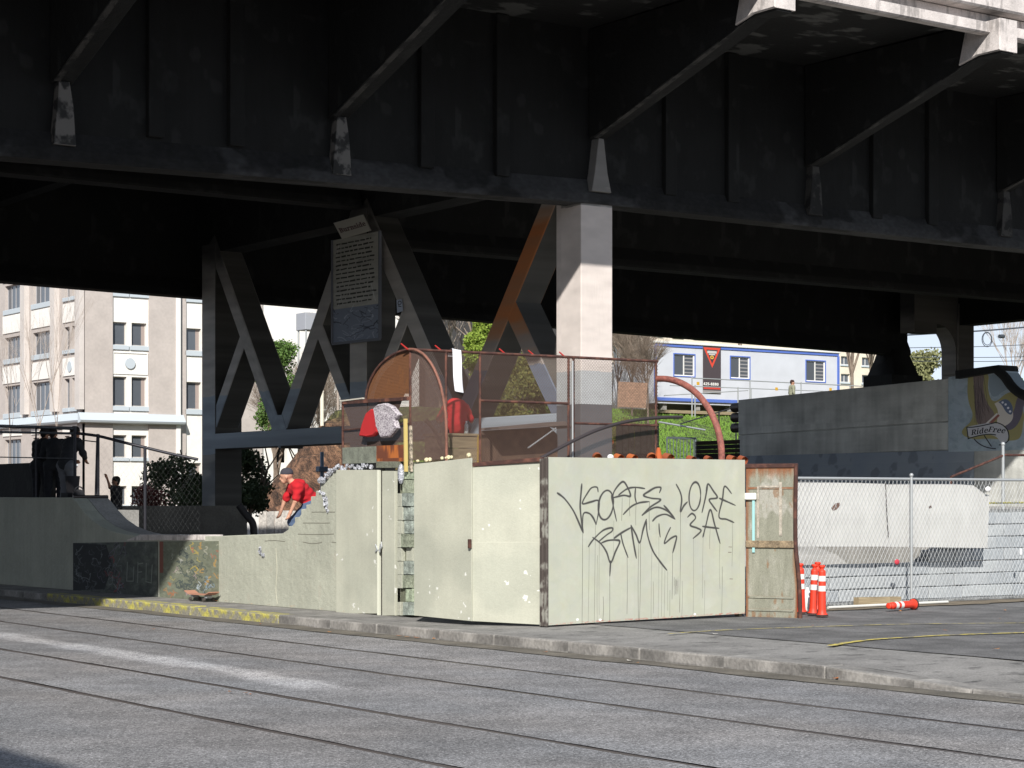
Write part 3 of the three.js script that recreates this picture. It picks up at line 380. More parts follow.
const S0 = globalThis.__S0, S1 = globalThis.__S1;
// raised concrete deck behind the boards, floor and banks of the park
{
  const p = thing('skate_bowl', 'grey concrete skate bowl floor and banks under the bridge', 'skatepark');
  mesh('deck', prismY([[15.5, -22.1], [19.0, -22.1], [19.0, -27.5], [15.7, -27.5], [15.4, -24]].reverse(), .05, 2.2), mConc, p);
  mesh('floor', box(15.6, 44, -.1, .5, -53, -25), mConc, p);
  // dark bank below the far columns
  mesh('bank', box(16.95, 22.6, .4, 1.66, -44.4, -43.5), rough(concTex, .008, .93, { color: 0x9a9a98 }), p);
  mesh('bank', box(15.45, 19.4, .4, .84, -33.4, -27.5), mConc, p);
  mesh('bank', prismX([[-28.6, .6], [-25.2, .6], [-25.2, 2.1], [-25.9, 2.06], [-26.6, 1.6], [-27.3, 1.16], [-28.1, .9], [-28.6, .843]].reverse(), 15.42, 18.8), mConc, p);
  mesh('bank', rbox(25.45, 25.95, .3, 3.2, -38.3, -34.5, .02), rough(palecTex, .006, .9, { color: 0xc4c8cc }), p);
  const q = []; for (let i = 0; i <= 12; i++) { const a = i / 12 * Math.PI / 2; q.push([44 - 4.2 + 4.2 * Math.sin(a), 3.25 - 2.75 * Math.cos(a)]); } q.push([44.4, 3.25], [44.4, .3], [39.8, .3]);
  mesh('bank', prismZ(q.reverse(), -52, -39.6), rough(tex(512, 512, 3.4, (u, v) => { const a = fbm(u * 5, v * 5, 301, 5, 5), b = fbm(u * 9, v * 9, 305, 3, 9); return mixc([140, 150, 162], [162, 166, 170], a).map((c) => c * (1 - .14 * sm(.55, .65, b))); }), .006), p);
  mesh('bank', prismX([[-29.5, .45], [-24.6, .45], [-25.3, .86], [-26.6, 1.15], [-28.2, 1.3], [-29.5, 1.3]], 20.2, 24.6), mConc, p);
  mesh('bank', prismX([[-30, .45], [-23.2, .45], [-23.2, 1.6], [-30, 1.66]], 25.6, 34), mConc, p);
}
{ // the tall dark wall on the right
  const w = thing('tall_skate_wall', 'tall dark concrete skate wall with winged eagle mural at its end', 'wall');
  const X = 44.0, y = (u, v) => onX(u, v, X);
  const mW = rough(tex(512, 512, 4.2, (u, v) => { const a = fbm(u * 6, v * 6, 311, 5, 6), s = fbm(u * 30, v * 2, 315, 3, 30), h = fbm(u * 2, v * 26, 317, 3, 0); const k = 184 + (a - .5) * 56 + (s - .5) * 26 + (h - .5) * 26; return [k, k * 1.0, k * .97]; }), .012);
  const a = y(738, 400), b = y(948, 378.5), zE = y(1012, 372).z;
  const seam = (v0, v1) => [y(738, v0).y, y(948, v1).y];
  const layers = [[y(738, 458).y, y(948, 450).y], seam(435.5, 421.5), [a.y, b.y]];
  for (let i = 0; i < 2; i++) { const lo = layers[i], hi = layers[i + 1]; mesh('wall_course', prismX([[a.z, lo[0] + .012], [b.z, lo[1] + .012], [b.z, hi[1] - (i ? 0 : .012)], [a.z, hi[0] - (i ? 0 : .012)]].reverse(), X + rr(0, .02), X + .5, .012), mW, w); }
  mesh('wall_base', box(X - .02, X + .4, .3, 3.24, -39.58, -31), mW, w);
  mesh('wall_core', box(X + .06, X + .45, .3, 4.9, a.z + .02, b.z), mW, w);
  for (const v of [404, 414, 424.5]) { const q = y(737.5, v + 3); mesh('pipe_end', bar(V(X + .25, q.y, a.z - .02), V(X + .25, q.y, a.z - .5), .16, .16, 12), mSteelDark, w); }
  // mural block with its own curved outline
  const ml = (u, v) => { const q = y(u, v); return [q.z, q.y]; };
  const oz = [ml(949, 452), ml(1060, 449), ml(1060, 408), ml(1024, 393), ml(1016, 386), ml(1010, 377.5), ml(1006, 371), ml(949, 377)];
  const g = prismX(oz, X - .03, X + .5), pp = g.attributes.position, uv = g.attributes.uv, z0 = oz[0][0], z1 = ml(1024, 400)[0], yb = ml(949, 452)[1], yt = ml(1006, 370)[1]; for (let i = 0; i < pp.count; i++) uv.setXY(i, (pp.getZ(i) - z0) / (z1 - z0), (pp.getY(i) - yb) / (yt - yb));
  const mural = print(512, 560, (x, W, H) => {
    reseed(81); x.fillStyle = '#a6b3bc'; x.fillRect(0, 0, W, H); for (let i = 0; i < 500; i++) { x.fillStyle = `rgba(${rnd() > .5 ? '190,204,214' : '96,112,126'},${rr(.03, .14)})`; x.beginPath(); x.ellipse(rr(0, W), rr(0, H), rr(6, 44), rr(6, 40), rr(0, 3), 0, 7); x.fill(); }
    const blob = (col, pts) => { x.fillStyle = col; x.beginPath(); x.moveTo(...pts[0]); for (let i = 0; i < pts.length; i++) { const a = pts[i], b = pts[(i + 1) % pts.length]; x.quadraticCurveTo(a[0], a[1], (a[0] + b[0]) / 2, (a[1] + b[1]) / 2); } x.fill(); };
    blob('#9d9668', [[140, 0], [290, 0], [270, 120], [310, 240], [420, 140], [512, 190], [512, 470], [440, 500], [300, 470], [160, 480], [70, 420], [190, 330], [130, 190]]);
    blob('#8c9aa4', [[285, 30], [470, 10], [500, 120], [400, 130], [310, 200], [280, 120]]);
    blob('#837470', [[170, 0], [255, 0], [240, 120], [270, 230], [330, 300], [300, 400], [190, 380], [190, 200]]);
    blob('#6c6674', [[512, 180], [470, 190], [450, 300], [390, 350], [400, 430], [470, 400], [512, 300]]);
    for (let i = 0; i < 40; i++) { x.strokeStyle = `rgba(60,50,56,${rr(.2, .5)})`; x.lineWidth = 3; x.beginPath(); const a = rr(175, 260); x.moveTo(a, rr(0, 250)); x.lineTo(a + rr(-10, 40), rr(200, 380)); x.stroke(); }
    blob('#d3ccc4', [[320, 230], [380, 200], [440, 260], [450, 350], [380, 400], [330, 380], [350, 290]]); blob('#64708a', [[345, 220], [400, 195], [445, 250], [440, 320], [400, 300], [370, 240]]); x.fillStyle = '#e6e8ee'; for (const [a, b] of [[375, 225], [395, 240], [412, 265], [425, 290]]) { x.beginPath(); x.arc(a, b, 8, 0, 7); x.fill(); }
    x.strokeStyle = '#986058'; x.lineWidth = 16; x.beginPath(); x.moveTo(350, 310); x.lineTo(280, 380); x.stroke(); x.strokeStyle = '#ddd6d0'; x.lineWidth = 12; x.beginPath(); x.moveTo(340, 300); x.lineTo(262, 372); x.stroke();
    blob('#c3c3c8', [[130, 385], [220, 370], [320, 360], [400, 400], [420, 480], [370, 520], [330, 450], [220, 440], [140, 470]]); x.strokeStyle = '#2e3036'; x.lineWidth = 7; x.beginPath(); x.moveTo(130, 385); x.quadraticCurveTo(160, 400, 330, 362); x.quadraticCurveTo(430, 390, 415, 490); x.quadraticCurveTo(390, 520, 350, 520); x.moveTo(130, 385); x.lineTo(140, 470); x.quadraticCurveTo(260, 430, 330, 450); x.moveTo(180, 470); x.quadraticCurveTo(230, 540, 330, 545); x.moveTo(250, 450); x.lineTo(300, 530); x.stroke();
    x.save(); x.translate(158, 446); x.rotate(-.12); x.fillStyle = '#24262c'; x.font = 'bold italic 52px serif'; x.fillText('Ride', 0, 0); x.restore(); x.save(); x.translate(272, 424); x.rotate(.14); x.fillStyle = '#24262c'; x.font = 'bold italic 52px serif'; x.fillText('Free', 0, 0); x.restore();
  });
  const mb = mesh('mural_block', g, rough(mural, .006), w); mb.userData.label = 'pale blue mural of an eagle over a banner reading Ride Free';
  mesh('coping_ledge', prismX([ml(961, 379), ml(1006, 371.2), ml(1005, 366), ml(1004, 365.2), ml(961, 371)], X - .25, X + .55, .01), mSoot, w);
  const ce = [ml(1002, 370), ml(1010, 377.5), ml(1016, 386), ml(1024, 393), ml(1060, 408)].map(([z, yy]) => V(X - .2, yy, z)); mesh('curved_edge', tube(ce, .14, 30, 8), mSoot, w);
}
// ---------------------------------------------------------------- rusty cage on the deck
const wires = (W, H, gap, r, arch) => { // two sets of crossing wires in the (x, y) plane, 0..W by 0..H, clipped by `arch`
  const L = [], seg = (a, b) => { L.push(bar(V(a[0], a[1], 0), V(b[0], b[1], 0), r, r, 3)); };
  for (const s of [1, -1]) for (let c = -H * 2; c < W + H * 2; c += gap) { // y = s*2*(x - c)
    const pts = []; const n = arch ? 36 : 1; let prev = null;
    const x0 = s > 0 ? c : c, ya = 0, yb = H; let xa = c, xb = c + s * H / 1.7; if (!arch) { let p = [xa, 0], q = [xb, H]; const cut = (p, q) => { const d = q[0] - p[0]; let t0 = 0, t1 = 1; const f = (X) => (X - p[0]) / d; const ta = f(0), tb = f(W); t0 = Math.max(t0, Math.min(ta, tb)); t1 = Math.min(t1, Math.max(ta, tb)); return t0 < t1 ? [[lerp(p[0], q[0], t0), lerp(p[1], q[1], t0)], [lerp(p[0], q[0], t1), lerp(p[1], q[1], t1)]] : null; }; const k = cut(p, q); if (k) seg(...k); }
    else { let start = null, end = null; for (let i = 0; i <= n; i++) { const t = i / n, p = [lerp(xa, xb, t), H * t], ins = arch(p[0], p[1]); if (ins) { if (!start) start = p; end = p; } } if (start && end !== start) seg(start, end); }
  }
  return merge(L);
};
const mMesh = plain(0x66524a, .9, .05), mRustPipe = mRust;
const CZ = -24.0, CX0 = 15.05, CX1 = 19.55, CT = 3.93, CB = 2.36;
{
  const c = thing('rusty_cage', 'rusty brown wire mesh cage with arched end standing above the hoarding', 'cage');
  const px = (u) => onZ(u, 400, CZ).x;
  const qx = (u) => onZ(u, 440, -25.4).x;
  const post = (x, z, y0, y1, r = .019) => mesh('post', bar(V(x, y0, z), V(x, y1, z), r), mRust, c);
  post(CX0, CZ, 2.2, CT); for (const u of [446, 480, 568.5, 573.5, 656]) post(px(u), CZ, 2.2, CT - .003);
  mesh('top_rail', bar(V(CX0, CT, CZ), V(CX1, CT + .01, CZ), .021), mRust, c);
  mesh('middle_rail', bar(V(px(480), 3.24, CZ), V(px(568), 3.24, CZ), .02), mRust, c); mesh('middle_rail', bar(V(px(573), 2.95, CZ), V(CX1, 2.95, CZ), .018), mRust, c);
  mesh('pale_post', bar(V(px(571.4), 2.2, CZ + .03), V(px(571.4), CT - .05, CZ + .03), .014), mGalv, c);
  const w1 = wires(CX1 - CX0, CT - CB, .03, .0026); stuff(mesh('wire_mesh', w1.translate(CX0, CB, CZ + .005), mMesh, c));
  // arched end in the street plane
  const R0 = 1.2, R1 = .98, archPts = [], base = 3.22; for (let i = 0; i <= 16; i++) { const a = i / 16 * Math.PI / 2; archPts.push(V(CX0 - .02, base + (CT - base) * Math.sin(a), CZ - R0 * Math.cos(a))); }
  mesh('arch_pipe', tube(archPts, .02, 30), mRust, c);
  const arc2 = []; for (let i = 0; i <= 14; i++) { const a = i / 14 * Math.PI / 2; arc2.push(V(CX0 - .02, 2.75 + (CT - 2.75) * Math.cos(a), CZ + R1 * Math.sin(a) * .98)); } arc2.push(V(CX0 - .02, 2.5, CZ + R1 * .985), V(CX0 - .02, 2.3, CZ + R1 * .985));
  mesh('arch_pipe', tube(arc2, .021, 40), rough(tex(128, 128, .6, grain([124, 84, 70], .3, 321)), .004, .8), c);
  const toStreet = (g) => g.rotateY(-Math.PI / 2).translate(CX0, 0, CZ);   // local x -> +z
  stuff(mesh('wire_mesh', toStreet(wires(1.85, 3.23 - CB, .024, .0021).translate(-1.85, CB, 0)), mMesh, c));
  stuff(mesh('wire_mesh', toStreet(wires(R1, CT - CB, .02, .0027, (x, y) => { const yy = y + CB; return x >= 0 && x < R1 && (yy < 2.75 || ((x / R1) ** 2 + ((yy - 2.75) / (CT - 2.75)) ** 2 < 1)); }).translate(0, CB, 0)), mMesh, c));
  stuff(mesh('wire_mesh', toStreet(wires(R0, CT - base, .024, .0036, (x, y) => { const q = (R0 - x) / R0; return x > 0 && x < R0 && q * q + (y / (CT - base)) ** 2 < 1; }).translate(-R0, base, 0)), plain(0x7a5236, .85, .2), c));
  // rust-stained plastic sheet lodged behind the arch mesh
  const oc = new THREE.Shape(); oc.moveTo(-1.1, 3.27); oc.quadraticCurveTo(-.95, 3.75, -.1, 3.88); oc.lineTo(-.05, 3.3); oc.lineTo(-.5, 3.34); oc.lineTo(-1.1, 3.27);
  mesh('stained_sheet', uvm(new THREE.ExtrudeGeometry(oc, { depth: .004, bevelEnabled: false }).rotateY(-Math.PI / 2).translate(CX0 + .06, 0, CZ)), rough(tex(256, 256, .9, (u, v) => mixc([92, 68, 56], [186, 122, 52], sm(.5, .64, fbm(u * 7, v * 5, 331, 4, 7)))), .01, .8), c);
  // street side frame and sheet metal skirt
  const zL = CZ - 1.86;
  mesh('side_rail', merge([beam(V(CX0 - .02, 3.25, zL), V(CX0 - .02, 3.235, CZ), .05, .05), beam(V(CX0 - .02, 2.84, zL), V(CX0 - .02, 2.88, CZ), .02, .02)]), mRust, c); post(CX0 - .02, zL, 2.3, 3.26, .02);
  mesh('top_lath', beam(V(CX0 - .03, 3.275, zL - .02), V(CX0 - .03, 3.29, zL + .62), .05, .02), plain(0xb9b4a8), c);
  mesh('metal_skirt', box(CX0 - .035, CX0 - .02, 2.34, 2.58, zL, zL + 1.03), rough(tex(256, 256, .7, grain([120, 124, 112], .3, 341)), .004, .7), c);
  mesh('metal_skirt', box(CX0 - .04, CX0 - .025, 2.35, 2.585, zL + 1.0, zL + 1.78), rough(tex(256, 256, .6, (u, v) => mixc([104, 56, 36], [176, 100, 44], sm(.35, .7, fbm(u * 6, v * 2, 345, 4, 6)))), .004, .85), c);
  mesh('timber_post', beam(V(CX0 - .06, 2.2, CZ - .02), V(CX0 - .05, 2.95, CZ - .05), .03, .05, V(1, 0, 0)), plain(0xc9b470, .8), c); mesh('timber_post', beam(V(CX0 - .02, 2.2, CZ + .06), V(CX0 - .02, 2.85, CZ + .04), .03, .04, V(1, 0, 0)), rough(tex(64, 64, .2, grain([150, 140, 124], .9, 347, 6, 12)), .004), c);
  for (const u of [404, 438, 502, 531, 562]) { const q = onZ(u, 352, CZ); mesh('red_peg', bar(V(q.x + .06, CT + .0, CZ), V(q.x - .05, CT + .075, CZ), .014, .01, 6), plain(0xb8302a, .6), c); }
  // bent ends of the old frame
  const arcR = []; for (let i = 0; i <= 16; i++) { const a = i / 16 * Math.PI / 2 * .93; arcR.push(V(CX1, 2.42 + 1.25 * Math.cos(a), CZ + 1.5 * Math.sin(a))); } arcR.push(V(CX1, 2.3, CZ + 1.5));
  const bp = mesh('bent_pipe', tube(arcR, .05, 40, 10), rough(tex(128, 128, .6, grain([136, 82, 72], .35, 351)), .004, .75), c); bp.userData.label = 'thick reddish pipe bent in a quarter circle';
  mesh('bent_pipe', tube([[536, 461], [552, 452], [575, 440], [600, 429], [630, 421], [660, 417.6], [682, 417]].map(([u, v]) => onZ(u, v, CZ + .25)), .026, 40, 8), plain(0x3c3638, .6, .3), c);
  mesh('loose_rod', bar(onZ(659, 422, CZ - .1), onZ(705, 430, CZ - .1), .014), mGalv, c);
  mesh('backing_board', prismZ([[qx(480), 2.2], [qx(556), 2.2], [qx(556), 2.82], [qx(548), 2.95], [qx(480), 2.86]], -25.4, -25.36), rough(tex(256, 256, 1, (u, v) => mixc([72, 58, 52], [124, 98, 78], fbm(u * 6, v * 6, 355, 4, 6))), .006), c);
  const bk = mesh('shelter_roof', prismZ([[qx(480), 2.9], [qx(546), 3.02], [qx(557), 2.92], [qx(547), 2.955], [qx(480), 2.865]].reverse(), -25.4, -24.9), plain(0x6e625c, .9), c);
  mesh('loose_rod', bar(onZ(528, 448, CZ - .3), onZ(556, 428, CZ - .3), .012), mGalv, c);
  mesh('cardboard', sheet(onZ(618, 407, CZ - .03), onZ(646, 408, CZ - .03), onZ(647.5, 383, CZ - .03), onZ(618.5, 381.5, CZ - .03), .006), rough(tex(128, 128, .5, grain([196, 160, 134], .25, 361)), .004), c);
  mesh('black_strap', tube([V(px(439), 2.95, CZ - .35), V(px(446), 2.8, CZ - .3), V(px(452), 2.55, CZ - .25), V(px(458), 2.32, CZ - .2)], .03, 20, 6), plain(0x1c1a1a), c);
}
{
  const px = (u) => onZ(u, 430, CZ - .5).x;
  const b = thing('wooden_box', 'weathered wooden box seat inside the rusty cage', 'box');
  reseed(5); for (let i = 0; i < 3; i++) mesh('plank', rbox(px(443), px(478), 2.2 + i * .18, 2.375 + i * .18, CZ - .55 + rr(-.006, .006), CZ - .5, .006), mWoodOld, b);
  mesh('seat', rbox(px(441), px(478.5), 2.74, 2.78, CZ - 1.0, CZ - .48, .006), mWoodOld, b); mesh('corner_batten', rbox(px(477), px(480), 2.2, 2.76, CZ - .5, CZ - .46, .004), plain(0xb99a52), b);
  mesh('side', box(px(443), px(443) + .03, 2.2, 2.73, CZ - 1.0, CZ - .55), mWoodOld, b);
  const bt = thing('plastic_bottle', 'small clear plastic bottle standing on the wooden box', 'bottle', null, V(px(470), 2.782, CZ - .6));
  const lat = (p, m, n) => mesh(n, uvm(new THREE.LatheGeometry(p.map(([a, b2]) => new THREE.Vector2(a, b2)), 14)), m, bt);
  lat([[.001, 0], [.032, .003], [.033, .06], [.029, .075], [.033, .09], [.032, .12], [.013, .155], [.013, .168]], plain(0xc4cacc, .25), 'bottle_body'); lat([[.015, .165], [.015, .185], [.001, .186]], plain(0xe8e8e8), 'cap');
  // draped cloths
  const drape = (pts, th) => { const g = new THREE.ExtrudeGeometry(shapeOf(pts), { depth: th, bevelEnabled: true, bevelSize: .008, bevelThickness: .008, bevelSegments: 1 }); return g; };
  const cl = []; const cx = onZ(454, 380, CZ).x; const P = new THREE.PlaneGeometry(.16, 1.0, 6, 30), pp = P.attributes.position; for (let i = 0; i < pp.count; i++) { const t = (pp.getY(i) + .5), x = pp.getX(i); const s = .98 * t; const front = s < .86; const y = front ? CT + .04 - (.86 - s) * .72 : CT + .04 - (s - .86) * .9; pp.setXYZ(i, cx + x * .95 + (1 - t) * .06 - .0, y - .1 * (x / .16) * (front ? .25 : 0), CZ + (front ? .045 + .012 * Math.sin(x * 40 + t * 6) : -.04)); } P.computeVertexNormals();
  one('white_cloth', 'long white cloth hanging over the top rail of the cage', 'cloth', uvm(P), std({ color: 0xe6e6ea, roughness: .95, side: THREE.DoubleSide }));
  const cloth = (name, label, outline, mat, off) => { const o = outline.map(([u, v]) => { const q = onX(u, v, CX0 + off); return [q.z, q.y]; }); const g = extr(o.map(([z, y]) => [-z, y]), .09, .02).rotateY(Math.PI / 2).translate(CX0 + off, 0, 0), p = g.attributes.position; for (let i = 0; i < p.count; i++) p.setX(i, p.getX(i) + .03 * (fbm(p.getZ(i) * 9, p.getY(i) * 9, 3, 3) - .5)); g.computeVertexNormals(); one(name, label, 'clothing', uvm(g), mat); };
  cloth('red_jacket', 'red jacket hanging on the street side of the cage mesh', [[358, 436], [361, 424], [365, 413], [370, 409], [376, 409], [377, 432], [372, 436], [366, 437]].reverse(), plain(0xb02226, .95), -.13);
  cloth('patterned_shirt', 'white patterned shirt hanging beside the red jacket on the cage', [[372, 408], [377, 404.5], [384, 403], [391, 406], [398, 415], [394, 420], [396, 428], [388, 437], [380, 438], [375, 427]].reverse(), rough(tex(256, 256, .25, (u, v) => mixc([186, 180, 184], [122, 112, 122], sm(.52, .6, fbm(u * 24, v * 24, 371, 2, 24)))), .004, .95), -.15);
  let canNo = 0; // rusty cans along the top of the lettered board
  reseed(91); const mt = [plain(0xa8592a, .8, .2), plain(0x8f4a2c, .85, .2), plain(0xb8763c, .8, .2)];
  for (const [u, s] of [[598, 1], [620, .9], [632, .9], [651, 1.1], [668, 1.1], [690, .8], [708, .8], [731, .95], [742, .9]]) { const nth = ['leftmost', 'second', 'third', 'fourth', 'fifth', 'sixth', 'seventh', 'eighth', 'rightmost'][canNo++];
    const x = onZ(u, 457, S0.z - .2).x, z = S0.z - .2 + rr(-.03, .03), r = .062 * s, o = thing('rusty_can', (nth.endsWith('most') ? nth + ' rusty orange tin' : nth + ' rusty orange tin from the left') + ' on top of the lettered board', 'tin', 'rusty tins on the lettered board'); o.position.set(x, 2.335 + r * .55, z);
    const k = Math.floor(rnd() * 3); mesh('tin_wall', uvm(new THREE.CylinderGeometry(r, r, .12, 16, 1, true).rotateX(Math.PI / 2 + .2).rotateY(rr(-.6, .2))), std({ color: mt[k].color, roughness: .8, side: THREE.DoubleSide }), o); mesh('tin_end', uvm(new THREE.CylinderGeometry(r * .97, r * .97, .006, 16).rotateX(Math.PI / 2 + .2)), mt[(k + 1) % 3], o);
  }
  { const q = onZ(658.5, 450, S0.z - .25); const co = thing('traffic_cone', 'small orange traffic cone standing behind the lettered board', 'cone', null, V(q.x, 2.2, q.z)); mesh('cone_body', uvm(new THREE.LatheGeometry([[.09, .02], [.024, .31], [.018, .32], [.001, .32]].map(([a, b]) => new THREE.Vector2(a, b)), 18)), plain(0xac5426, .8), co); mesh('cone_base', rbox(-.13, .13, 0, .025, -.13, .13, .008), plain(0xa8481c), co); }
  { const q = onZ(610.5, 457, S0.z - .15); one('white_rag', 'crumpled white rag on top of the lettered board', 'rag', uvm(new THREE.IcosahedronGeometry(.05, 2).scale(1, .8, .7).translate(q.x, 2.375, q.z)), plain(0xdadada)); }
}
// ---------------------------------------------------------------- rusty door panel, fence, white board, block wall
{
  const a = onY(746, 615.5, .17), b = onY(797, 617, .17), d = b.clone().sub(a).setY(0), L = d.length(); d.normalize(); const n = V(-d.z, 0, d.x), M = new THREE.Matrix4().makeBasis(d, V(0, 1, 0), n).setPosition(a.x, 0, a.z);
  const r = thing('rusty_door', 'rust-stained metal door panel leaning at the end of the hoarding', 'door'); r.applyMatrix4(M);
  const H = 2.28, t = tex(512, 1024, 0, (u, v) => { const s = fbm(u * 14, v * 5, 401, 5), b2 = fbm(u * 5, v * 8, 405, 4), f = vnoise(u * 120, v * 220, 408); let c = mixc([116, 116, 102], [146, 145, 132], s); c = mixc(c, [170, 166, 160], sm(.55, .7, b2) * .6 * (v > .52 ? 1 : .3)); const e = Math.min(u, 1 - u, v, 1 - v) + (s - .5) * .12; c = mixc(c, [126, 74, 44], sm(.09, .0, e) * .9); const spot = fbm(u * 7, v * 12, 411, 4); c = mixc(c, [124, 92, 66], sm(.66, .76, spot) * .6); return c.map((q) => q * (.92 + .16 * f)); });
  mesh('door_leaf', uvm(extr([[0, .06], [L, .04], [L - .01, H], [0, H + .015]], .02).translate(0, 0, -.02)), rough(t, .004, .75), r); const lf = r.children[0], p = lf.geometry.attributes.position, uv = lf.geometry.attributes.uv; for (let i = 0; i < p.count; i++) uv.setXY(i, p.getX(i) / L, p.getY(i) / H);
  mesh('top_bar', rbox(-.01, L + .01, H - .03, H + .03, -.03, .02, .008), mRust, r); mesh('middle_bar', rbox(0, L, 1.13, 1.23, .002, .03, .008), rough(tex(128, 128, .5, grain([128, 112, 90], .5, 421)), .004, .8), r); mesh('bottom_bar', rbox(0, L, .05, .12, -.01, .028, .008), mRust, r);
  mesh('bent_edge', tube([V(L - .01, H, .01), V(L - .02, 1.6, .01), V(L - .01, 1.15, .02), V(L + .03, .8, .03), V(L + .05, .45, .02), V(L + .06, .02, .03)], .03, 30, 6), mRust, r);
  for (const [y, w] of [[.42, .012], [.24, .012], [1.95, .006]]) mesh('pressed_rib', rbox(.03, L - .05, y, y + .03, .002, .002 + w, .003), lf.material, r);
  mesh('inner_frame', merge([box(.17, .2, 1.26, 2.0, .002, .01), box(.5, .54, 1.3, 2.05, .002, .012), box(.2, .5, 1.96, 2.0, .002, .008)]), rough(tex(128, 128, .4, grain([168, 160, 148], .3, 425)), .003), r);
  mesh('blue_strip', rbox(.1, .14, 1.06, 1.82, .012, .024, .004), plain(0x93bfc0, .6), r); mesh('white_cap', rbox(-.01, .17, 1.8, 1.9, .01, .05, .02), plain(0xd5d4cd, .6), r);
}
const FZ = -22.2;
{
  const f = thing('chain_link_fence', 'galvanised chain link fence beside the parking lot', 'fence'); const x0 = 20.05, x1 = 33, top = 2.13, bot = .2;
  mesh('top_rail', bar(V(x0, top, FZ), V(x1, top, FZ), .022), mGalv, f);
  for (const x of [x0 + .05, onZ(910, 540, FZ).x, onZ(910, 540, FZ).x + 3.3, onZ(910, 540, FZ).x + 6.6]) { const p = mesh('post', bar(V(x, .1, FZ + .03), V(x, top + .06, FZ + .03), .021, .021, 10), mGalv, f); mesh('post_cap', uvm(new THREE.SphereGeometry(.034, 10, 6).translate(x, top + .06, FZ + .03)), mGalv, p); }
  stuff(mesh('chain_link', wires(x1 - x0, top - bot, .085, .0026).translate(x0, bot, FZ), plain(0xcfd1d2, .6, .1), f));
  mesh('tension_wire', bar(V(x0, .22, FZ), V(x1, .22, FZ), .006, .006, 5), mGalv, f);
  const W = (u, v) => { const q = onZ(u, v, FZ - .05); return [q.x, q.y]; };
  const wb = thing('white_board', 'large white board hung on the back of the chain link fence', 'board');
  const mw = rough(tex(512, 512, 2.2, (u, v) => { const k = 192 + (fbm(u * 6, v * 6, 431, 4, 6) - .5) * 26 + (fbm(u * 30, v * 3, 433, 3, 30) - .5) * 12; return [k, k * .995, k * .975]; }), .003, .8);
  const pb = (pts, z0, z1) => prismZ(pts.map(([u, v]) => W(u, v)), z0, z1);
  mesh('board_sheet', pb([[797, 546.5], [884, 546.5], [886, 484], [797, 481]], FZ - .07, FZ - .045), mw, wb); mesh('board_sheet', pb([[884.5, 546.7], [988, 548], [990, 495], [985, 494], [974, 485.5], [955, 484], [886.3, 484.5]], FZ - .085, FZ - .06), mw, wb);
  mesh('scuff', pb([[831, 508], [835, 503.5], [839, 502.5], [840, 505], [837, 509], [833, 511]], FZ - .044, FZ - .041), plain(0x6b5348), wb); mesh('scuff', pb([[929, 506], [931.5, 505.5], [932, 508], [929.5, 508.5]], FZ - .059, FZ - .056), plain(0x55443c), wb);
  mesh('seam', tube([V(...W(885, 481), FZ - .04), V(...W(886.5, 515), FZ - .04), V(...W(888, 537), FZ - .04)], .008, 20, 5), plain(0x4c4a48), wb);
  one('red_rag', 'small red rag caught in the chain link', 'rag', uvm(new THREE.IcosahedronGeometry(.055, 1).scale(1, .8, .4).translate(...onZ(897, 562, FZ + .02).toArray())), plain(0xb83a48)); one('white_scrap', 'white scrap of paper caught high in the fence', 'litter', uvm(new THREE.IcosahedronGeometry(.06, 1).scale(1.1, .7, .3).translate(...onZ(988, 489, FZ + .03).toArray())), plain(0xe2e2e2)); one('white_scrap', 'white scrap of paper caught at the right end of fence', 'litter', uvm(new THREE.IcosahedronGeometry(.05, 1).scale(.6, 1.2, .3).translate(...onZ(1021, 552, FZ + .03).toArray())), plain(0xe2e2e2));
}
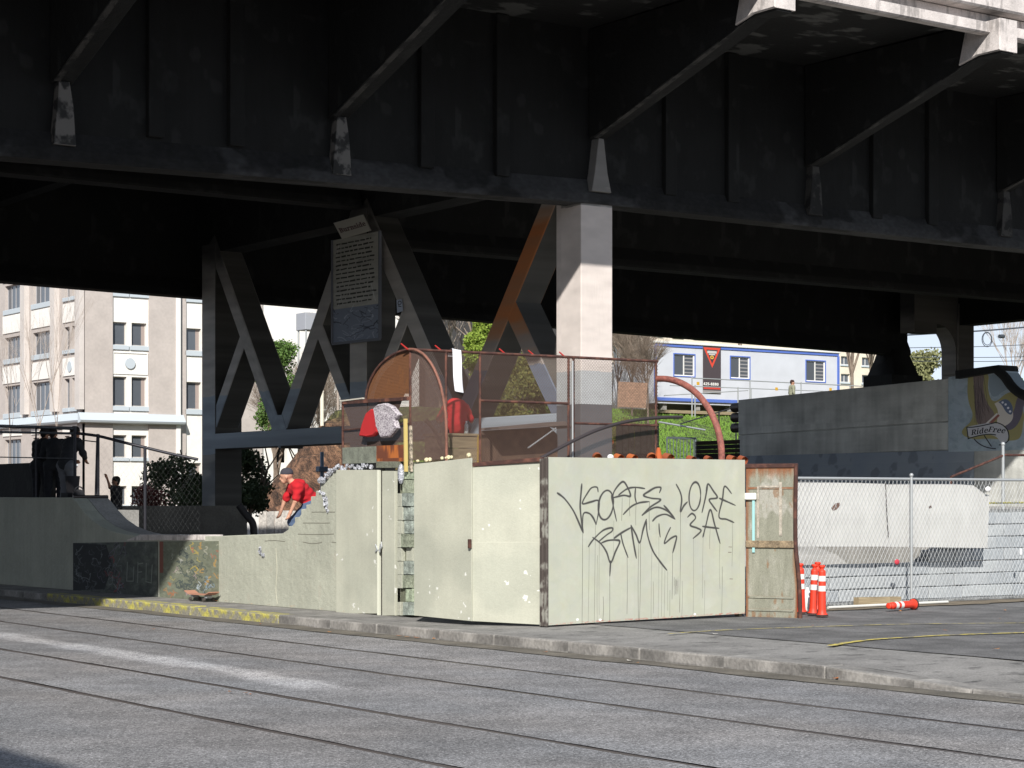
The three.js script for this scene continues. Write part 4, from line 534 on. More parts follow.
{
  const BZ = -22.75, w = thing('block_wall', 'pale grey painted concrete block wall behind the chain link fence', 'wall');
  const prof = (x) => x < 23.95 ? .8 : x < 25.55 ? lerp(.8, 1.68, (x - 23.95) / 1.6) : 1.7;
  const mB = [0, 1, 2].map((i) => rough(tex(128, 128, .5, grain([[164, 168, 171], [157, 162, 166], [170, 174, 176]][i], .08, 441 + i)), .008));
  const G = [0, 1, 2].map(() => uvm(new RoundedBoxGeometry(.392, .188, .2, 1, .014))), Hh = [0, 1].map(() => uvm(new RoundedBoxGeometry(.192, .188, .2, 1, .014))); reseed(101);
  for (let r = 0; r < 8; r++) { const y = .2 + r * .2 + .095; for (let x = 19.9 + (r % 2 ? .2 : 0); x < 32; x += .4) { if (prof(x + .1) < y + .06) { if (prof(x + .2) > y + .02) { const m = mesh('block', Hh[0], mB[0], w); m.position.set(x + .1, y, BZ); } continue; } const m = mesh('block', G[Math.floor(rnd() * 3)], mB[Math.floor(rnd() * 3)], w); m.position.set(x + .0, y + rr(-.004, .004), BZ + rr(-.008, .008)); m.rotation.z = rr(-.008, .008); } }
  mesh('mortar', prismZ([[19.72, .1], [32.2, .1], [32.2, 1.66], [25.5, 1.64], [23.9, .78], [19.72, .78]], BZ - .12, BZ + .075), rough(tex(128, 128, .6, grain([128, 130, 130], .4, 447)), .01), w);
  mesh('yellow_edge', beam(V(25.6, 1.75, BZ + .02), V(27.2, 1.76, BZ + .02), .12, .03), rough(tex(64, 64, .4, (u, v) => mixc([190, 180, 70], [150, 150, 146], sm(.45, .55, fbm(u * 6, v * 6, 449, 4, 6)))), .003), w);
  const rl = thing('pipe_railing', 'rusty pipe railing with pale post above the block wall', 'railing'); const q = onZ(1003, 444, -24.2), b = onZ(1003, 510, -24.2); mesh('post', bar(V(q.x, 1.6, q.z), q, .028), mGalv, rl); const e = onZ(951, 477, -24.2); mesh('brace_rail', bar(onZ(1003, 455.5, -24.2), e, .022), mRust, rl); mesh('top_rail', bar(onZ(1003, 455, -24.2), V(q.x + 4, q.y - .17, q.z), .022), mRust, rl); mesh('post_cap', uvm(new THREE.SphereGeometry(.04, 8, 6).translate(q.x, q.y, q.z)), mGalv, rl);
  mesh('foot_post', bar(V(e.x, 1.6, e.z), e, .02), mRust, rl); mesh('post', bar(V(q.x + 3.9, 1.6, q.z), V(q.x + 3.9, q.y, q.z), .028), mGalv, rl);
}
// traffic delineator tubes
{
  const mO = plain(0xd93a22, .55), mBand = plain(0xdedcd6, .5), mBase = plain(0x3c2a26, .9);
  const make = () => { const o = new THREE.Group(); const H = .7; const lat = (p) => uvm(new THREE.LatheGeometry(p.map(([a, b]) => new THREE.Vector2(a, b)), 20)); mesh('tube', lat([[.001, .0], [.078, .0], [.08, .03], [.062, .05], [.056, .1], [.052, H - .08], [.05, H - .06], [.03, H - .045], [.024, H - .03], [.046, H - .01], [.046, H + .012], [.03, H + .02], [.001, H + .02]]), mO, o); for (const y of [.36, .5]) mesh('reflective_band', uvm(new THREE.CylinderGeometry(.0555, .0565, .075, 20, 1, true).translate(0, y + .03, 0)), mBand, o); mesh('base_ring', uvm(new THREE.CylinderGeometry(.085, .09, .025, 20).translate(0, .012, 0)), mBase, o); return o; };
  const put = (u, v, label, rx, rz, lift = 0, ry = 0) => { const o = make(); o.name = numbered('delineator_tube'); o.userData = { label, category: 'traffic post', group: 'orange traffic delineators by the fence' }; const q = onY(u, v, .165); o.position.set(q.x, .168 + lift, q.z); o.rotation.set(rx, ry, rz, 'YXZ'); scene.add(o); return o; };
  put(822, 616.5, 'orange delineator tube standing rightmost of the group by the rusty door', 0, 0); put(813, 615, 'orange delineator tube leaning slightly in the middle of the group', 0, -.05); put(817, 611, 'orange delineator tube standing half hidden behind the front pair', 0, -.02); put(801.5, 613.5, 'orange delineator tube half hidden behind the rusty door edge', 0, .03);
  { const a = onY(881, 611, .165), b = onY(914, 608.5, .165), o = put(914, 609, 'orange delineator tube lying on the ground by the fence', 0, 0, .07); const d = a.clone().sub(b).setY(0).normalize(); o.quaternion.setFromUnitVectors(V(0, 1, 0), d); }
  const q = onY(807, 612, .165); const jb = thing('white_jug', 'white plastic jug standing between the orange tubes', 'jug', null, V(q.x, .166, q.z)); mesh('jug_body', uvm(new THREE.LatheGeometry([[.001, 0], [.07, .005], [.075, .2], [.06, .28], [.025, .33], [.025, .36], [.001, .36]].map(([a, b]) => new THREE.Vector2(a, b)), 16)), plain(0xd6d6d2, .5), jb); mesh('jug_handle', uvm(new THREE.TorusGeometry(.05, .01, 6, 12, Math.PI).rotateZ(-Math.PI / 2).translate(.05, .24, 0)), plain(0xd6d6d2, .5), jb);
  const pa = onY(826, 605, .165), pb = onY(882, 604.3, .165); one('timber_beam', 'grey timber beam lying along the foot of the block wall', 'timber', beam(V(pa.x, .25, -22.05), V(pb.x, .24, -22.0), .12, .12), mWoodOld);
  one('white_pipe', 'thin white pipe lying on the ground along the fence', 'pipe', bar(V(onZ(828, 608, -21.8).x, .19, -21.8), V(onZ(950, 605, -21.9).x, .19, -21.95), .022), plain(0xc9c8c2));
  // leaves and scraps on the ground
  reseed(111); const mL = [plain(0xa8622c), plain(0x8a5a34), plain(0xc08040), plain(0xcfcac0)];
  const leafG = () => { const s = new THREE.Shape(); s.moveTo(-.06, 0); s.quadraticCurveTo(0, .05, .06, .005); s.quadraticCurveTo(.01, -.045, -.06, 0); const g = new THREE.ShapeGeometry(s, 4).rotateX(-Math.PI / 2), p = g.attributes.position; for (let i = 0; i < p.count; i++) p.setY(i, .012 + 3 * p.getX(i) ** 2 + 4 * p.getZ(i) ** 2); g.computeVertexNormals(); return uvm(g); };
  const L0 = leafG();
  const spots = [[400, 637, 0], [408, 638, 0], [418, 639, 0], [434, 640, 0], [545, 653, 0], [630, 662, 0], [637, 663.5, 0], [835, 680, 0], [153, 630, 0], [230, 693, 0], [245, 694, 0], [250, 695.5, 0], [260, 625, 0], [330, 633, 0], [716, 636, 1], [1000, 620, 1], [946, 632, 1], [996, 651, 1], [760, 617, 1], [812, 627, 1], [900, 613, 1], [1005, 612, 1], [236, 603, 1], [243, 604, 1], [252, 605, 1], [262, 606, 1], [330, 614, 1], [355, 616, 1], [280, 608, 1], [300, 610, 1], [227, 602.6, 1]];
  spots.forEach(([u, v, k], i) => { const q = onY(u, v, k ? .15 : .004), m = mesh('fallen_leaf', L0, mL[i % 9 === 5 ? 3 : Math.floor(rnd() * 3)], scene); m.position.set(q.x, k ? .163 : .008, q.z); m.rotation.y = rnd() * 6; const s = rr(.5, 1.15); m.scale.set(s, s, s); m.userData = { label: 'dry brown leaf lying on the ground', category: 'leaf', group: 'dry leaves on road and pavement' }; if (k && u < 380) { const w = onWall(u, v); m.position.set(w.x - .12 - rnd() * .1, .163, w.z); } });
  // skateboard against the wall
  const sq = onWall(211, 602), sb = thing('skateboard', 'skateboard lying on the pavement against the colourful graffiti panel', 'skateboard', null, V(sq.x - .17, .15, sq.z)); sb.rotation.y = -Math.PI / 2 + .06;
  const dk = []; for (let i = 0; i <= 14; i++) { const t = i / 14 - .5, x = t * .8; dk.push([x, .1 + Math.max(0, Math.abs(x) - .26) * .35]); } const under = dk.slice().reverse().map(([a, b]) => [a, b + .012]); mesh('deck', uvm(extr([...dk, ...under], .2).translate(0, 0, -.1)), plain(0xb0806a, .7), sb);
  for (const s of [-1, 1]) { const tr = mesh('truck', rbox(s * .22 - .03, s * .22 + .03, .05, .1, -.06, .06, .01), mGalv, sb); for (const z of [-.085, .085]) mesh('wheel', uvm(new THREE.CylinderGeometry(.027, .027, .034, 14).rotateX(Math.PI / 2).translate(s * .22, .029, z)), plain(0x4a4440), tr); }
}
// board of rules on the middle column, and the small name plate above it
{
  const X = 25.12, q = (u, v, o = 0) => onX(u, v, X - o), s = thing('notice_board', 'tall weathered notice board with lines of writing on the middle column', 'notice board');
  const t = print(512, 1024, (x, W, H) => { reseed(121); x.fillStyle = '#b4b2a8'; x.fillRect(0, 0, W, H); for (let i = 0; i < 300; i++) { x.fillStyle = `rgba(90,90,86,${rr(.02, .08)})`; x.beginPath(); x.ellipse(rr(0, W), rr(0, H), rr(10, 90), rr(6, 30), 0, 0, 7); x.fill(); }
    for (let r = 0; r < 15; r++) { const y = 52 + r * 42; x.strokeStyle = '#35352f'; x.lineWidth = 15; let a = 34 + rr(-6, 10); const end = W - 30 - rr(0, 60); while (a < end) { const w = rr(20, 74); x.lineWidth = rr(11, 17); x.beginPath(); x.moveTo(a, y + rr(-2, 2)); x.lineTo(Math.min(a + w, end), y + rr(-3, 3)); x.stroke(); a += w + rr(7, 13); } }
    x.strokeStyle = 'rgba(226,226,222,.65)'; x.lineWidth = 5; for (const [a, b, c, d] of [[70, 40, 40, 170], [420, 480, 470, 660], [440, 560, 452, 640], [90, 560, 60, 660]]) { x.beginPath(); x.moveTo(a, b); x.lineTo(c, d); x.stroke(); }
    x.fillStyle = '#7b8391'; x.fillRect(0, 690, W, 334); scrawl(x, W); });
  function scrawl(x, W) { for (let i = 0; i < 60; i++) { x.strokeStyle = rnd() > .5 ? `rgba(206,212,222,${rr(.2, .55)})` : `rgba(30,34,42,${rr(.3, .7)})`; x.lineWidth = rr(3, 12); x.beginPath(); const a = rr(20, W - 20), b = rr(700, 1000); x.moveTo(a, b); x.quadraticCurveTo(a + rr(-60, 60), b + rr(-40, 40), a + rr(-120, 120), b + rr(-70, 70)); x.stroke(); } }
  mesh('board_face', sheet(q(333, 343.5), q(379.5, 338.5), q(379.5, 231), q(333, 240.5), .05), std({ map: t, roughness: .75 }), s);
  mesh('frame', merge([beam(q(332.6, 343.5), q(332.6, 240.5), .06, .06, V(1, 0, 0)), beam(q(379.9, 338.5), q(379.9, 231), .06, .06, V(1, 0, 0)), beam(q(332.6, 344), q(379.9, 339), .06, .06)]), plain(0x6d7078, .8), s);
  const n = print(512, 320, (x, W, H) => { x.fillStyle = '#c6c2b6'; x.fillRect(0, 0, W, H); x.save(); x.translate(26, 206); x.font = 'bold 118px serif'; x.fillStyle = '#5a1a20'; x.fillText('Burnside', 0, 0, 456); x.strokeStyle = '#2a2222'; x.lineWidth = 3; x.strokeText('Burnside', 0, 0, 456); x.restore(); });
  const pl = one('name_plate', 'small tilted white plate reading Burnside above the notice board', 'sign', sheet(q(342, 239, .1), q(371, 230.5, .1), q(363, 214.5, .1), q(333.5, 223, .1), .02), std({ map: n, roughness: .7 }));
  const st = one('white_sticker', 'small pasted white paper sticker on the bridge brace', 'sticker', sheet(onX(397, 313, 25.27), onX(403, 311, 25.27), onX(402, 299, 25.27), onX(396.5, 300, 25.27), .003), std({ map: print(64, 128, (x) => { x.fillStyle = '#b9c2d2'; x.fillRect(0, 0, 64, 128); x.strokeStyle = '#20242c'; x.lineWidth = 7; x.beginPath(); x.arc(34, 34, 18, 0, 7); x.moveTo(16, 60); x.lineTo(50, 76); x.stroke(); }) }));
}
// ---------------------------------------------------------------- people
function isoSurface(f, lo, hi, cell) { // surface nets of f < 0
  const nx = Math.ceil((hi.x - lo.x) / cell) + 1, ny = Math.ceil((hi.y - lo.y) / cell) + 1, nz = Math.ceil((hi.z - lo.z) / cell) + 1, v = new Float32Array(nx * ny * nz), id = (i, j, k) => (k * ny + j) * nx + i;
  for (let k = 0; k < nz; k++) for (let j = 0; j < ny; j++) for (let i = 0; i < nx; i++) v[id(i, j, k)] = f(lo.x + i * cell, lo.y + j * cell, lo.z + k * cell);
  const P = [], map = new Int32Array(nx * ny * nz).fill(-1), ix = [];
  for (let k = 0; k < nz - 1; k++) for (let j = 0; j < ny - 1; j++) for (let i = 0; i < nx - 1; i++) {
    let n = 0, x = 0, y = 0, z = 0, ins = 0; const c = []; for (let q = 0; q < 8; q++) { const w = v[id(i + (q & 1), j + ((q >> 1) & 1), k + (q >> 2))]; c.push(w); if (w < 0) ins++; }
    if (ins === 0 || ins === 8) continue;
    for (let a = 0; a < 8; a++) for (const bit of [1, 2, 4]) { const b = a | bit; if (b === a) continue; if ((c[a] < 0) !== (c[b] < 0)) { const t = c[a] / (c[a] - c[b]); x += (a & 1) + (bit === 1 ? t : 0); y += ((a >> 1) & 1) + (bit === 2 ? t : 0); z += (a >> 2) + (bit === 4 ? t : 0); n++; } }
    map[id(i, j, k)] = P.length / 3; P.push(lo.x + (i + x / n) * cell, lo.y + (j + y / n) * cell, lo.z + (k + z / n) * cell);
  }
  const quad = (a, b, c, d, flip) => { if (a < 0 || b < 0 || c < 0 || d < 0) return; if (flip) ix.push(a, c, b, a, d, c); else ix.push(a, b, c, a, c, d); };
  for (let k = 1; k < nz - 1; k++) for (let j = 1; j < ny - 1; j++) for (let i = 1; i < nx - 1; i++) {
    const s = v[id(i, j, k)] < 0;
    if (s !== (v[id(i + 1, j, k)] < 0)) quad(map[id(i, j - 1, k - 1)], map[id(i, j, k - 1)], map[id(i, j, k)], map[id(i, j - 1, k)], !s);
    if (s !== (v[id(i, j + 1, k)] < 0)) quad(map[id(i - 1, j, k - 1)], map[id(i - 1, j, k)], map[id(i, j, k)], map[id(i, j, k - 1)], !s);
    if (s !== (v[id(i, j, k + 1)] < 0)) quad(map[id(i - 1, j - 1, k)], map[id(i, j - 1, k)], map[id(i, j, k)], map[id(i - 1, j, k)], !s);
  }
  const g = new THREE.BufferGeometry(); g.setAttribute('position', new THREE.Float32BufferAttribute(P, 3)); g.setIndex(ix); g.computeVertexNormals(); return g;
}
const smin = (a, b, k) => { const h = clamp(.5 + .5 * (b - a) / k); return lerp(b, a, h) - k * h * (1 - h); };
function capsules(list, k) { // list of [a, b, ra, rb]
  const L = list.map(([a, b, ra, rb]) => { const d = [b[0] - a[0], b[1] - a[1], b[2] - a[2]]; return [a, d, d[0] * d[0] + d[1] * d[1] + d[2] * d[2] + 1e-9, ra, rb]; });
  return (x, y, z) => { let m = 9; for (const [a, d, dd, ra, rb] of L) { const px = x - a[0], py = y - a[1], pz = z - a[2], t = clamp((px * d[0] + py * d[1] + pz * d[2]) / dd), qx = px - d[0] * t, qy = py - d[1] * t, qz = pz - d[2] * t, s = Math.sqrt(qx * qx + qy * qy + qz * qz) - (ra + (rb - ra) * t); m = m > 8 ? s : smin(m, s, k); } return m; };
}
const bounds = (list, pad) => { const lo = V(9, 9, 9), hi = V(-9, -9, -9); for (const [a, b, ra, rb] of list) { for (const [p, r] of [[a, ra], [b, rb]]) { lo.min(V(p[0] - r - pad, p[1] - r - pad, p[2] - r - pad)); hi.max(V(p[0] + r + pad, p[1] + r + pad, p[2] + r + pad)); } } return [lo, hi]; };
const lp = (a, b, t) => [lerp(a[0], b[0], t), lerp(a[1], b[1], t), lerp(a[2], b[2], t)];
// a figure faces +z; j holds its joints
function figure(name, label, pos, turn, j, look, cell = .014) {
  const o = thing('person', label, 'person', look.group, pos); o.rotation.y = turn;
  const mk = (nm, list, k, c, mat, parent = o, extra) => { const [lo, hi] = bounds(list, .04), f0 = capsules(list, k); return mesh(nm, isoSurface(extra ? (x, y, z) => extra(f0(x, y, z), x, y, z) : f0, lo, hi, c), mat, parent); };
  const limbs = [];
  for (const s of ['L', 'R']) {
    limbs.push([j['sh' + s], j['el' + s], .05, .04], [j['el' + s], j['wr' + s], .04, .027]);
    limbs.push([j['hip' + s], j['kn' + s], .085, .058], [j['kn' + s], j['an' + s], .055, .038]);
    const an = j['an' + s], t = j['toe' + s]; limbs.push([an, t, .04, .034]);
    // hand: palm and five fingers
    const w = V(...j['wr' + s]), e = V(...j['el' + s]), d = w.clone().sub(e).normalize(), side = new THREE.Vector3().crossVectors(d, V(0, 0, 1)).normalize(); if (!isFinite(side.x) || side.length() < .1) side.set(1, 0, 0); const nrm = new THREE.Vector3().crossVectors(side, d), A = (q) => q.toArray(), pc = w.clone().addScaledVector(d, .075);
    limbs.push([A(w), A(pc), .028, .03]);
    for (let f = -1.5; f <= 1.5; f++) { const r = pc.clone().addScaledVector(side, f * .019), l = .062 - Math.abs(f - .3) * .008, m1 = r.clone().addScaledVector(d, l * .55).addScaledVector(nrm, .008), m2 = m1.clone().addScaledVector(d, l * .5).addScaledVector(nrm, .02); limbs.push([A(r), A(m1), .0105, .0095], [A(m1), A(m2), .0095, .0085]); }
    const th = w.clone().addScaledVector(d, .03).addScaledVector(side, .026), t1 = th.clone().addScaledVector(d, .035).addScaledVector(side, .03), t2 = t1.clone().addScaledVector(d, .03).addScaledVector(nrm, .012); limbs.push([A(th), A(t1), .014, .011], [A(t1), A(t2), .011, .009]);
  }
  const chest = j.chest, pel = j.pel, neck = j.neck, head = j.head; // head = centre of skull
  const torso = [[lp(pel, chest, .0), lp(pel, chest, .5), .135, .125], [lp(pel, chest, .5), chest, .125, .145], [j.hipL, j.hipR, .1, .1], [lp(chest, j.shL, .8), lp(chest, j.shR, .8), .085, .085], [chest, neck, .09, .058], [neck, lp(neck, head, .6), .056, .052]];
  const hv = V(...head), fw = V(...(look.face || [0, 0, 1])).normalize(), upv = V(...(look.up || [0, 1, 0])).normalize(), rt = new THREE.Vector3().crossVectors(upv, fw).normalize(), H = (a, b, c) => hv.clone().addScaledVector(rt, a).addScaledVector(upv, b).addScaledVector(fw, c).toArray();
  const hd = [[H(0, .03, -.02), H(0, .035, .015), .092, .088], [H(0, -.03, .02), H(0, -.075, .055), .07, .042], [H(0, .0, .088), H(0, -.03, .112), .012, .018], [H(.085, -.005, -.005), H(.088, -.03, -.008), .018, .012], [H(-.085, -.005, -.005), H(-.088, -.03, -.008), .018, .012], [H(-.03, -.062, .085), H(.03, -.062, .085), .012, .012], [H(-.04, .025, .085), H(.04, .025, .085), .012, .012]];
  const eyes = [H(.033, .003, .1), H(-.033, .003, .1)];
  const body = mk('body', [...torso, ...limbs, ...hd], .022, cell, look.skin, o, (f, x, y, z) => { for (const e of eyes) f = Math.max(f, -(Math.hypot(x - e[0], y - e[1], z - e[2]) - .014)); return f; });
  const inf = (l, d) => l.map(([a, b, ra, rb]) => [a, b, ra + d, rb + d]);
  const shirt = [...inf(torso.slice(0, 4), .022), [chest, lp(chest, neck, .75), .1, .07]]; for (const s of ['L', 'R']) { const e = look.sleeve || .75; shirt.push([j['sh' + s], lp(j['sh' + s], j['el' + s], Math.min(1, e)), .075, .068]); if (e > 1) shirt.push([j['el' + s], lp(j['el' + s], j['wr' + s], e - 1), .062, .05]); }
  const wr = (f, x, y, z) => f + .007 * Math.sin(x * 31 + y * 17) * Math.sin(z * 27 + y * 23) - .004 * Math.sin(y * 60 + x * 25);
  mk('shirt', shirt, .04, cell, look.shirt, o, wr);
  const pants = [...inf(torso.slice(0, 1), .012), [j.hipL, j.hipR, .125, .125]]; for (const s of ['L', 'R']) pants.push([j['hip' + s], j['kn' + s], .108, .082], [j['kn' + s], lp(j['kn' + s], j['an' + s], .94), .08, .072]); mk('trousers', pants, .035, cell, look.pants, o, wr);
  for (const s of ['L', 'R']) { const a = j['an' + s], t = j['toe' + s]; mk('shoe', [[[a[0], a[1] - .03, a[2]], t, .055, .048]], .02, cell * .9, look.shoe, o); }
  if (look.hair) mk(look.hairName || 'hair', [[H(0, .055, -.025), H(0, .06, .01), .1, .092], ...(look.hairLow ? [[H(0, .02, -.06), H(0, -.05, -.06), .06, .045]] : [])], .02, .01, look.hair, o, (f, x, y, z) => Math.max(f, -((V(x, y, z).sub(hv).dot(upv)) - (look.hairLow ? -.1 : .03) + .35 * Math.min(0, -V(x, y, z).sub(hv).dot(fw) + .04))));
  if (look.brim) mk('cap_brim', [[H(.05, .055, .09), H(-.05, .055, .09), .012, .012], [H(.03, .05, .135), H(-.03, .05, .135), .012, .012]], .05, .008, look.hair, o);
  return o;
}
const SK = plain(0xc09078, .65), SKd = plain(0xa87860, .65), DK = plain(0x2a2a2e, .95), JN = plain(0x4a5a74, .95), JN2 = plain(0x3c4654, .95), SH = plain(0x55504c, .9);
const stand = (m = {}) => ({ pel: [0, .98, 0], chest: [0, 1.36, .0], neck: [0, 1.5, .0], head: [0, 1.63, .02], shL: [.19, 1.43, 0], shR: [-.19, 1.43, 0], elL: [.26, 1.15, -.02], elR: [-.26, 1.15, -.02], wrL: [.26, .9, .06], wrR: [-.26, .9, .06], hipL: [.1, .92, 0], hipR: [-.1, .92, 0], knL: [.12, .5, .03], knR: [-.12, .5, .03], anL: [.13, .09, -.02], anR: [-.13, .09, -.02], toeL: [.15, .045, .15], toeR: [-.15, .045, .15], ...m });
// rider coming off the slope, bent forward, arms low: red shirt, dark cap
{
  const q = far(298.5, 500, 34.4), base = V(q.x, .58, q.z), up = q.y; // facing the left of the picture: world direction towards -camera-right
  const turn = Math.atan2(-C35, -S35 * 1) ; // +z of figure -> towards picture left
  const j = stand({ pel: [-.1, 1.2, -.21], chest: [.08, 1.42, .0], neck: [.13, 1.52, .09], head: [.15, 1.62, .19], shL: [.27, 1.43, -.02], shR: [-.08, 1.43, .12], elL: [.3, 1.2, .02], elR: [-.1, 1.21, .25], wrL: [.28, 1.0, .11], wrR: [-.07, 1.03, .31], hipL: [.0, 1.13, -.2], hipR: [-.2, 1.13, -.21], knL: [.1, .84, .1], knR: [-.14, .82, .04], anL: [.16, .42, -.16], anR: [-.16, .4, -.3], toeL: [.17, .37, .02], toeR: [-.17, .35, -.12] });
  const p = figure('person', 'person in red shirt, dark cap and jeans riding down the slope bent forward', base, turn, j, { skin: SK, shirt: rough(tex(128, 128, .5, grain([186, 22, 34], .15, 501)), .004, .9), pants: JN, shoe: SH, hair: plain(0x3a3840, .95), hairName: 'cap', brim: false, face: [0, -.12, 1], up: [0, 1, .12], sleeve: .8 }, .011);
  const sb = thing('skateboard', 'skateboard under the feet of the red shirted rider', 'skateboard', null, V(base.x, base.y + .3, base.z)); sb.rotation.set(0, turn, 0); const tl = new THREE.Group(); 
  const dk = []; for (let i = 0; i <= 14; i++) { const t = i / 14 - .5, x = t * .8; dk.push([x, Math.max(0, Math.abs(x) - .26) * .35]); } mesh('deck', uvm(extr([...dk, ...dk.slice().reverse().map(([a, b]) => [a, b + .012])], .2).translate(-.22, 0, -.1).rotateY(-Math.PI / 2)), plain(0x3a322e, .7), sb);
  for (const z of [-.4, .02]) { const tr = mesh('truck', rbox(-.06, .06, -.05, 0, z - .03, z + .03, .01), mGalv, sb); for (const x of [-.085, .085]) mesh('wheel', uvm(new THREE.CylinderGeometry(.027, .027, .034, 12).rotateZ(Math.PI / 2).translate(x, -.06, z)), plain(0xb8b0a0), tr); }
}
// onlookers on the left platform, seen dark under the bridge
{
  const PZ = -41.4, py = 1.62;
  const at = (u, d) => { const q = far(u, 480, d); return V(q.x, py, q.z); };
  const lean = (dx) => stand({ chest: [0, 1.33, .1], neck: [0, 1.47, .16], head: [.02 + dx, 1.58, .22], shL: [.18, 1.39, .12], shR: [-.18, 1.39, .12], elL: [.24, 1.14, .2], elR: [-.24, 1.14, .2], wrL: [.16, 1.02, .36], wrR: [-.16, 1.02, .36], pel: [0, .96, -.06], hipL: [.1, .9, -.06], hipR: [-.1, .9, -.06] });
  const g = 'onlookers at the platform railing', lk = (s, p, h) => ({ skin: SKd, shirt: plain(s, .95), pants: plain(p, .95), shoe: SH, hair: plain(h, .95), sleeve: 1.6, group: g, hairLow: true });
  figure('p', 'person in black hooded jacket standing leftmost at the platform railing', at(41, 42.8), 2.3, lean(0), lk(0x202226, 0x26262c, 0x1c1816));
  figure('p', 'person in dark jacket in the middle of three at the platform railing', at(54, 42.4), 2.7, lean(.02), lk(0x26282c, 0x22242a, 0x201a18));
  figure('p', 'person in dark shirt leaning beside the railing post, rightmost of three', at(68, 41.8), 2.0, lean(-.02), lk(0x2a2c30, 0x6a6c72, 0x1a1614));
  // small figure with one arm raised, behind the curved ramp
  const k = stand({ elL: [.34, 1.5, .05], wrL: [.5, 1.72, .06], elR: [-.26, 1.16, .05], wrR: [-.16, .96, .12] });
  const q = far(116.5, 478, 46), o = figure('p', 'small dark figure raising one arm beyond the curved ramp', V(q.x, q.y - 1.73 * .85, q.z), 3.9, k, { skin: SKd, shirt: plain(0x222226, .95), pants: plain(0x2a2c34, .95), shoe: SH, hair: plain(0x181412, .95), sleeve: .8, hairLow: true }); o.scale.setScalar(.85);
  // seated person in the cage, hunched, back to us
  const px = onZ(456.5, 420, CZ - .75); const sit = stand({ pel: [0, .12, 0], chest: [0, .36, .14], neck: [0, .42, .26], head: [0, .37, .38], shL: [.13, .37, .2], shR: [-.13, .37, .2], elL: [.24, .2, .3], elR: [-.24, .2, .3], wrL: [.14, .12, .5], wrR: [-.14, .12, .5], hipL: [.1, .09, .03], hipR: [-.1, .09, .03], knL: [.13, .06, .46], knR: [-.13, .06, .46], anL: [.13, -.38, .44], anR: [-.13, -.38, .44], toeL: [.14, -.42, .6], toeR: [-.14, -.42, .6] });
  figure('p', 'person in red shirt sitting hunched on the wooden box in the cage', V(px.x, 2.79, px.z), Math.PI - .5, sit, { skin: SKd, shirt: rough(tex(128, 128, .5, grain([176, 34, 38], .15, 503)), .004, .9), pants: plain(0x2a2c34, .95), shoe: SH, hair: plain(0x241c18, .95), sleeve: .8, face: [0, -.7, .7], up: [0, .7, .7], hairLow: true }, .012);
}
{ // platform, its wall and railings on the left
  const pf = thing('viewing_platform', 'dark raised platform behind the left street wall', 'platform');
  mesh('slab', box(15.6, 16.9, .1, 1.6, -60, -37.2), mConc, pf);
  mesh('back_wall', box(16.6, 16.9, 1.58, 2.62, -60, -41.5), rough(sootTex, .01), pf);
  const rl = thing('platform_railing', 'dark steel pipe railing of the raised platform, sloping down right', 'railing'); const D = 41.0, q = (u, v, d = D) => far(u, v, d);
  const mR = plain(0x34343a, .5, .5);
  mesh('top_rail', bar(q(-60, 424, 46), q(75, 428.5), .035), mR, rl); mesh('middle_rail', bar(q(-60, 431, 46), q(75, 433.5), .025), mR, rl); mesh('low_rail', bar(q(-60, 456, 46), q(75, 458.5), .012), mR, rl);
  mesh('post', bar(V(q(75, 500).x, 1.5, q(75, 500).z), q(75, 426), .035), mR, rl); for (const [u, v] of [[36, 427], [-4, 426.5]]) mesh('post', bar(V(q(u, 500, 42.2).x, 1.5, q(u, 500, 42.2).z), q(u, v, 42.2), .02), mR, rl);
  mesh('top_rail', tube([q(75, 433), q(98, 436), q(122, 442), q(145, 447.5), q(172, 454), q(198, 459.5)], .03, 30), mR, rl); mesh('middle_rail', bar(q(75, 439.5), q(98, 442), .012), mR, rl);
  for (const [u, v, b] of [[98, 434, 530], [145, 446, 540]]) mesh('post', bar(V(q(u, b).x, 1.0, q(u, b).z), q(u, v), .035), mR, rl); mesh('brace', bar(q(97, 438), V(q(94.5, 500).x, 1.2, q(94.5, 500).z), .018), mR, rl);
  { const a = q(98, 440), b = q(198, 462), w = a.distanceTo(b), g = wires(w, 2.0, .1, .0009); const d = V(b.x - a.x, 0, b.z - a.z).normalize(); g.applyMatrix4(new THREE.Matrix4().makeBasis(d, V(0, 1, 0), new THREE.Vector3().crossVectors(d, V(0, 1, 0)))).translate(a.x, 1.15, a.z); const p = g.attributes.position; for (let i = 0; i < p.count; i++) { const t = Math.hypot(p.getX(i) - a.x, p.getZ(i) - a.z) / w; const top = lerp(a.y, b.y, t); if (p.getY(i) > top) p.setY(i, top); } stuff(mesh('chain_link', g, plain(0x6a6c6c, .8), rl)); }
  // rucksack and bucket piled against the railing foot
  const b = far(79, 487, 40.6), bg = thing('backpack', 'dark backpack piled at the foot of the railing post', 'backpack', null, V(b.x, 1.6, b.z)); mesh('bag_body', isoSurface(capsules([[[0, .16, 0], [0, .3, 0], .15, .12], [[0, .12, .1], [0, .2, .1], .08, .07]], .04), V(-.25, -.02, -.25), V(.25, .48, .28), .02), DK, bg); mesh('strap', uvm(new THREE.TorusGeometry(.09, .014, 6, 14).translate(0, .38, 0)), DK, bg);
  const b2 = far(80, 487, 40.9); const bk = thing('bucket', 'dark bucket beside the backpack on the platform', 'bucket', null, V(b2.x - .12, 1.6, b2.z - .1)); mesh('bucket_wall', uvm(new THREE.CylinderGeometry(.15, .12, .34, 16, 1, true).translate(0, .52, 0)), std({ color: 0x2c2a2e, side: THREE.DoubleSide }), bk); mesh('crate', rbox(-.18, .18, 0, .35, -.18, .18, .01), DK, bk);
}
